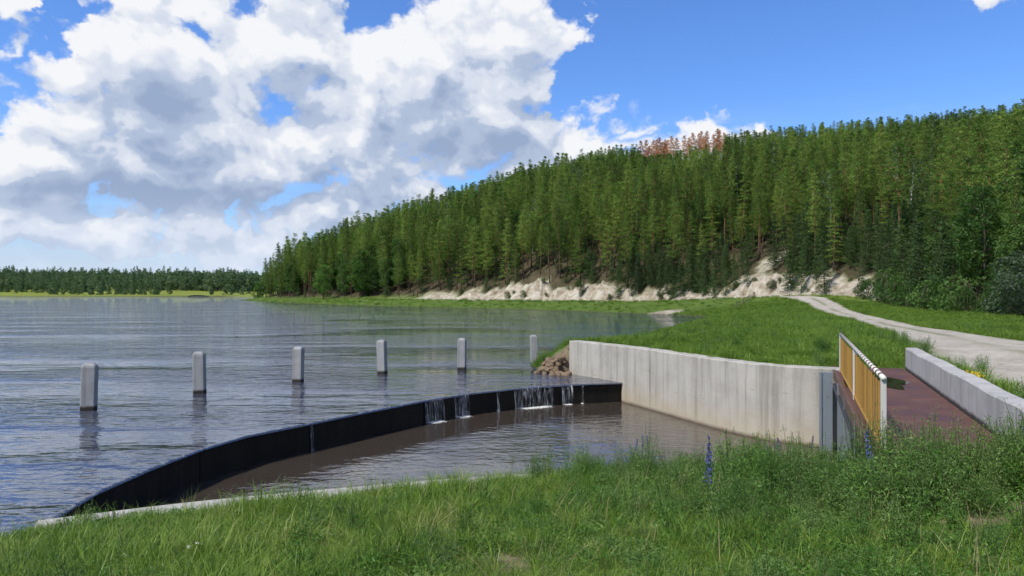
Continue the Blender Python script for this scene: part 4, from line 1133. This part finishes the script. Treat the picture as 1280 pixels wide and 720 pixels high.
def bank_points(n, x0, x1, y0, y1):
    x = rs.uniform(x0, x1, n); y = rs.uniform(y0, y1, n); t_ = terrain(x, y)
    m_ = t_['land'] & (np.abs(x) < y * .72 + 2.2) & (t_['z'] > .02)
    led_d, _ = polydist(LEDGE, x, y); uu = (x - RN[0]) * RU[0] + (y - RN[1]) * RU[1]; vv = (x - RN[0]) * RNRM[0] + (y - RN[1]) * RNRM[1]
    m_ &= led_d > np.where(x < 0, .40, .30) - .12 * rs.random(n)
    m_ &= ~((uu > -1.5) & (uu < 13) & (vv > -.15) & (vv < 2.15))
    rdist, _ = polydist([q[:2] for q in ROADC], x, y); m_ &= rdist > 2.7 + rs.normal(0, .3, n)
    return x[m_], y[m_], t_['z'][m_], {k: v[m_] for k, v in t_.items()}
x, y, z, tt_ = bank_points(26000, -14, 14, 2.6, 15.5)
m = rs.random(len(x)) > tt_['soil'] * .93
hmap = fbm(x * .9, y * .9, 91, 4); lush = sstep(-x + (y - 8) * .2, -1.5, 2.5)
x, y, z, hmap, lush = x[m], y[m], z[m], hmap[m], lush[m]
led_s, _ = polydist(LEDGE, x, y); near_l = np.where(x < -.3, np.clip(.34 + .45 * led_s + .6 * sstep(x, -2.6, -1.2), 0, 1), 1.0)
n = len(x); tag(scatter('foreground_grass', np.stack([x, y, z - .01], 1), rs.uniform(0, 6.28, n), rs.uniform(.5, 1.05, n) * (.25 + 1.25 * hmap) * (.70 + .42 * lush) * near_l, np.where(rs.random(n) < .08 + .55 * sstep(hmap, .5, .75) * (.4 + .6 * lush), rs.integers(4, 6, n), rs.integers(0, 4, n)), TUFT, None, rs.normal(0, .12, (n, 2))), 'long green grass growing over the near bank', 'grass')
x, y, z, tt_ = bank_points(9000, -14, 14, 2.6, 15)
m = (fbm(x * .8, y * .8, 95, 3) > .50 - .10 * sstep(x, -2, 3)) & (rs.random(len(x)) > tt_['soil'] * .85); x, y, z = x[m], y[m], z[m]; n = len(x)
tag(scatter('ground_leaves', np.stack([x, y, z], 1), rs.uniform(0, 6.28, n), rs.uniform(.5, 1.1, n), rs.integers(0, 5, n), LOW), 'low leafy herbs between the grass of the near bank', 'herbs')
# thick weeds along the top of the bank, in front of wall and bridge
x, y, z, tt_ = bank_points(9000, -2.5, 14, 6.5, 15.5)
ld, _ = polydist(LEDGE, x, y); px_ = 640 + 950 * x / y
band = np.where(px_ < 900, sstep(ld, 2.0, .6) * sstep(px_, 600, 720), sstep(y, 7.4, 8.8) * (1 - sstep(y, 12.5, 14)))
m = rs.random(len(x)) < band * np.where(px_ > 900, .95, .62) * sstep(fbm(x * .9, y * .9, 97, 2), .36, .55); x, y, z = x[m], y[m], z[m]; n = len(x); print('weeds', n)
tag(scatter('weed_thicket', np.stack([x, y, z], 1), rs.uniform(0, 6.28, n), rs.uniform(.6, 1.25, n) * np.where(px_[m] > 1000, 1.1, .8) * (.55 + .9 * fbm(x * 1.3, y * 1.3, 98, 2)), rs.integers(0, 5, n), WEEDS, None, rs.normal(0, .10, (n, 2))), 'thick green weeds along the edge of the near bank', 'weeds')
x, y, z, tt_ = bank_points(4200, -10, 13, 3.0, 13.5)
m = rs.random(len(x)) < (.10 + .45 * sstep(x, -.5, 2.5)) * sstep(fbm(x * 1.1, y * 1.1, 103, 3), .40, .62) * (1 - tt_['soil'] * .8); x, y, z = x[m], y[m], z[m]; n = len(x)
tag(scatter('scattered_weeds', np.stack([x, y, z], 1), rs.uniform(0, 6.28, n), rs.uniform(.35, 1.0, n), rs.integers(0, 5, n), WEEDS, None, rs.normal(0, .15, (n, 2))), 'scattered leafy weeds standing among the bank grass', 'weeds')
STALK = [src('dry_stalk', blades(5, .09, .30, .62, .004, rs, .22, .35), M_DRY) for _ in range(3)] + [src('seed_stalk', blades(4, .07, .30, .60, .0045, rs, .15, .25), M_GRASS)]
x, y, z, tt_ = bank_points(900, -12, 12, 2.8, 14.5); n = len(x)
tag(scatter('dry_stalks', np.stack([x, y, z], 1), rs.uniform(0, 6.28, n), rs.uniform(.5, 1.05, n), rs.integers(0, 4, n), STALK, None, rs.normal(0, .12, (n, 2))), 'thin dry grass stalks scattered over the near bank', 'grass')
# meadow, verges and far shore
def meadow(nm, n, x0, x1, y0, y1, smin, smax, lb, msk=None):
    x = rs.uniform(x0, x1, n); y = y0 * (y1 / y0) ** rs.random(n); t_ = terrain(x, y)
    rdist, ri = polydist([q[:2] for q in ROADC], x, y); hw = np.interp(ri, np.arange(len(ROADC)), [q[2] for q in ROADC])
    uu = (x - RN[0]) * RU[0] + (y - RN[1]) * RU[1]; vv = (x - RN[0]) * RNRM[0] + (y - RN[1]) * RNRM[1]
    wd_, _ = polydist(WALL, x, y)
    m_ = t_['land'] & (t_['z'] > .06) & (t_['floor'] < .5) & (t_['cliff'] < .4) & (rdist > hw * .93 + rs.normal(0, .12, n)) & (wd_ > .62) & ~((uu > -2) & (uu < 13.0) & (vv > -.3) & (vv < 2.3)) & (x / y < .86)
    m_ &= ~((y < 40) & (np.hypot(x - 1.9, y - 33.6) < .7))
    if msk is not None: m_ &= msk(x, y, rs)
    x, y, z = x[m_], y[m_], t_['z'][m_]; n = len(x); print(nm, n)
    tag(scatter(nm, np.stack([x, y, z - .02], 1), rs.uniform(0, 6.28, n), rs.uniform(smin, smax, n) * (.5 + 1.0 * fbm(x * .3, y * .3, 99, 3)) * np.interp(y, [20, 60, 180], [.8, 1.1, 1.5]), rs.integers(0, 4, n), MEAD, None, rs.normal(0, .1, (n, 2))), lb, 'grass')
meadow('meadow_grass', 36000, 0, 46, 19, 118, .5, .95, 'bright green meadow grass behind the retaining wall')
meadow('verge_grass', 5000, 9, 30, 8, 40, .6, 1.1, 'grass verge beside the gravel road and parapet')
meadow('shore_grass', 9000, -110, 50, 105, 330, .6, 1.1, 'green grass strip along the shore below the cliff', lambda x, y, r_: True)

nw = 1500; x = rs.uniform(1, 26, nw); y = rs.uniform(19, 60, nw); t_ = terrain(x, y); wd_, wi = polydist(WALL, x, y); rdist, _ = polydist([q[:2] for q in ROADC], x, y)
vv = (x - RN[0]) * RNRM[0] + (y - RN[1]) * RNRM[1]; uu = (x - RN[0]) * RU[0] + (y - RN[1]) * RU[1]
pr = .06 + .6 * sstep(t_['d'], 3.2, 1.0) * (y > 33) + .7 * np.exp(-((x - 9.8) ** 2 / 3. + (y - 22.8) ** 2 / 1.6)) + .5 * np.exp(-((rdist - 3.0) / .6) ** 2) * (y < 32) + .25 * sstep(fbm(x * .5, y * .5, 111, 3), .6, .7)
m = t_['land'] & (t_['z'] > .1) & (wd_ > .8) & (rdist > 2.6) & ~((uu < 13.2) & (vv > -.3) & (vv < 2.3)) & (rs.random(nw) < pr); x, y, z = x[m], y[m], t_['z'][m]; n = len(x); print('meadow weeds', n)
tag(scatter('meadow_weeds', np.stack([x, y, z], 1), rs.uniform(0, 6.28, n), rs.uniform(.6, 1.35, n), rs.integers(0, 5, n), WEEDS, None, rs.normal(0, .12, (n, 2))), 'taller dark weeds dotted over the meadow behind the wall', 'weeds')
# weeds that stand out singly
def bank_hit(px, py):
    x, y, z = hit(px, py); q = np.array((x, y)) - RN; uu, vv = q @ RU, q @ RNRM
    if uu > -.45 and -.4 < vv < 2.4: q = RN + RU * rs.uniform(-1.3, -.45) + RNRM * vv; x, y = q; z = gz(x, y)
    return x, y, z
def plant(name, parts, p, rz, sc, lb, cat, grp=None, tilt=(0, 0)):
    r_ = empty(name, p, rz); r_.scale = (sc,) * 3; r_.rotation_euler = (tilt[0], tilt[1], rz)
    for nm, me in parts: link(nm, me, r_)
    return tag(r_, lb, cat, grp)
BUG = []
for k in range(5):
    st, fl, lv = bugloss(rs, (.85, .62, .70, .6, .66)[k], 1)
    BUG.append([('stem', st.mesh('stem', M_STEM)), ('flower_spike', make_mesh('flower_spike', *fl, [M_BLUE])), ('leaves', make_mesh('leaves', *lv, [M_WEED]))])
WD = []
for k in range(6):
    mb, cr_ = weed(rs, (.85, .75, .95, .7, .8, .62)[k], 13, 70, .056, (.26, .30, .2, .34, .24, .3)[k])
    WD.append([('stem', mb.mesh('stem', M_STEM)), ('leaves', make_mesh('leaves', *cr_, [M_WEED if k % 2 == 0 else M_WEED2]))])
x, y, z = hit(891, 622); plant('blue_flower_spike', BUG[0], (x, y, z), 0, 1.0, 'tall single blue flower spike standing alone in front of the wall', 'plant')
spots = [(812, 575), (790, 590), (1250, 566), (1170, 566), (1178, 572), (972, 582), (995, 584), (1012, 585), (965, 590), (1040, 575), (1205, 575), (884, 640), (1280, 570), (1190, 570), (806, 578), (1003, 582), (980, 586), (1184, 568), (1246, 570), (1020, 580), (958, 588)]
for k, (px, py) in enumerate(spots):
    x, y, z = bank_hit(px, py); plant('blue_flower_spike', BUG[1 + k % 4], (x, y, z), rs.uniform(0, 6), rs.uniform(.95, 1.3), 'blue flowered weed with upright spikes among the bank weeds', 'plant', 'blue flowered weeds on the bank', rs.normal(0, .1, 2))
for k in range(64):
    if k < 15: px, py = rs.uniform(655, 860), rs.uniform(588, 606)
    else: px, py = rs.uniform(905, 1300), rs.uniform(578, 612)
    x, y, z = bank_hit(px, py)
    lb = ('tall feathery green weed beside the pool edge', 'feathery weeds by the pool') if k < 15 else ('bushy green weed in front of the railing and parapet', 'bushy weeds before the bridge')
    plant('feathery_weed', WD[k % 6], (x, y, z), rs.uniform(0, 6), rs.uniform(.7, 1.1) * (.85 if k < 15 else 1.05), lb[0], 'weed', lb[1], rs.normal(0, .08, 2))
for k in range(30):
    q = RN + RU * rs.uniform(-1.5, -.35) + RNRM * rs.uniform(-1.6, 3.4); z = gz(q[0], q[1])
    plant('tall_weed', WD[k % 6], (q[0], q[1], z), rs.uniform(0, 6), rs.uniform(.85, 1.35), 'tall leafy weed crowding the near end of the rusty deck', 'weed', 'tall weeds at the deck end', rs.normal(0, .08, 2))
for k in range(34):
    px, py = (rs.uniform(915, 1300), rs.uniform(584, 618)) if k < 24 else (rs.uniform(640, 880), rs.uniform(592, 610))
    x, y, z = bank_hit(px, py)
    plant('tall_weed', WD[(k * 5) % 6], (x, y, z), rs.uniform(0, 6), rs.uniform(.9, 1.35) * (1 if k < 24 else .75), *(('tall leafy weed in the thicket before the bridge', 'weed', 'tall weeds before the bridge') if k < 24 else ('slender tall weed overhanging the pool edge', 'weed', 'slender weeds over the pool')), rs.normal(0, .1, 2))
# small daisies
def daisy(rs):
    st = MB().tube([(0, 0, -.02), (.01, 0, .12), (.015, .005, .24)], [.002, .002, .0015], 4, False); v = []; f = []
    for k in range(14):
        a = 2 * math.pi * k / 14; ca, sa = math.cos(a), math.sin(a); b0 = len(v)
        for r_, w_, dz in ((.004, .003, 0), (.016, .0045, .003), (.024, .001, .001)):
            v += [(.015 + ca * r_ - sa * w_, .005 + sa * r_ + ca * w_, .242 + dz), (.015 + ca * r_ + sa * w_, .005 + sa * r_ - ca * w_, .242 + dz)]
        f += [[b0, b0 + 1, b0 + 3, b0 + 2], [b0 + 2, b0 + 3, b0 + 5, b0 + 4]]
    pet = MB().add(v, f); cen = MB().tube([(.015, .005, .241), (.015, .005, .247), (.015, .005, .250)], [.006, .005, .001], 8)
    return [('stem', st.mesh('stem', M_STEM)), ('petals', pet.mesh('petals', M_PETAL)), ('disc', cen.mesh('disc', M_YELLOW))]
DA = daisy(rs)
for px, py in ((136, 722), (225, 703), (243, 708), (1181, 600), (1175, 590), (1186, 604), (1150, 604)):
    x, y, z = hit(px, py); plant('daisy', DA, (x, y, z), rs.uniform(0, 6), 1.05, 'small white daisy with a yellow centre in the bank grass', 'flower', 'white daisies in the grass', (rs.normal(-.3, .2), rs.normal(0, .2)))
# yellow flowers over the parapet
mb, cr_ = weed(rs, .40, 14, 16, .05, .30); ye = []
for k in range(240):
    a = rs.uniform(0, 6.28); r_ = .34 * math.sqrt(rs.random()); ye.append((math.cos(a) * r_, math.sin(a) * r_, .40 + rs.normal(0, .035) - r_ * .15))
YP = [('stem', mb.mesh('stem', M_STEM)), ('leaves', make_mesh('leaves', *cr_, [M_WEED2])), ('blossoms', make_mesh('blossoms', *cards(np.array(ye), np.full(240, .045), rs, .8), [M_YELLOW]))]
for k, (u, v_, sc) in enumerate(((8.4, 2.55, .85), (7.2, 2.5, .6))):
    q = loc(u, v_, 0); plant('yellow_flowers', YP, (q.x, q.y, gz(q.x, q.y)), k * 2., sc, ('large', 'smaller')[k] + ' clump of yellow blossom behind the concrete parapet', 'flowers')
# dry branch, debris, drift wood, fence, marker post
x, y, z = hit(985, 608); mb = MB().tube([(-.35, 0, .02), (-.1, .05, .05), (.2, .02, .035), (.42, -.06, .03)], [.012, .018, .016, .008], 6); mb.tube([(-.05, .05, .05), (.1, .16, .09)], [.009, .004], 5)
tag(mb.build('dry_branch', M_DRY), 'short dry grey branch lying on the grass below the weeds', 'branch').location = (x, y, z + .03)
x, y, z = hit(1092, 596); mb = MB(); 
for k in range(5): mb.tube([(-.2 + .02 * k, .03 * k - .06, .02 + .015 * (k % 3)), (.0, .035 * k - .05, .05 + .01 * (k % 2)), (.24 - .03 * k, .02 * k - .08, .02)], [.016, .02, .012], 6)
tag(mb.build('black_debris', M_RUBBER), 'crumpled black debris lying under the weeds on bare soil', 'debris').location = (x, y, z + .02)
x = (245 - 640) / 950 * 566; mb = MB().tube([(-7, 0, .2), (-2, .5, .6), (4, 0, .5), (9, -1, .2)], [.3, .55, .5, .2], 7)
tag(mb.build('drift_log', M_RUBBER), 'dark log lying at the waterline of the far shore', 'log').location = (x, 568, .2)
fn = empty('wooden_fence', (38, 128, gz(38, 128))); tag(fn, 'low weathered wooden rail fence beside the road below the cliff', 'fence')
fp = [(33, 112), (35.6, 117), (38.2, 122), (40.4, 127), (42.2, 132)]
pm = MB().tube([(0, 0, -.3), (0, 0, 1.0)], [.07, .06], 7).mesh('post', M_WOOD)
fz = [gz(*q) for q in fp]
for q, z in zip(fp, fz): link('post', pm, fn, (q[0] - 38, q[1] - 128, z - fn.location.z))
for k in range(4):
    for hgt in (.45, .88):
        a_ = Vector((fp[k][0] - 38, fp[k][1] - 128, fz[k] - fn.location.z + hgt)); b_ = Vector((fp[k + 1][0] - 38, fp[k + 1][1] - 128, fz[k + 1] - fn.location.z + hgt))
        MB().tube([a_, b_], .045, 6).build('rail', M_WOOD, fn)
x, y = (987 - 640) / 950 * 118, 118; mk = empty('marker_post', (x, y, gz(x, y))); tag(mk, 'thin grey marker post with a pale cap at the foot of the slope', 'post')
MB().tube([(0, 0, -.2), (0, 0, 1.9)], .05, 8).build('shaft', M_STEEL, mk); MB().box((0, 0, 1.98), (.22, .10, .18), 0, .01).build('cap', M_WHITE, mk)
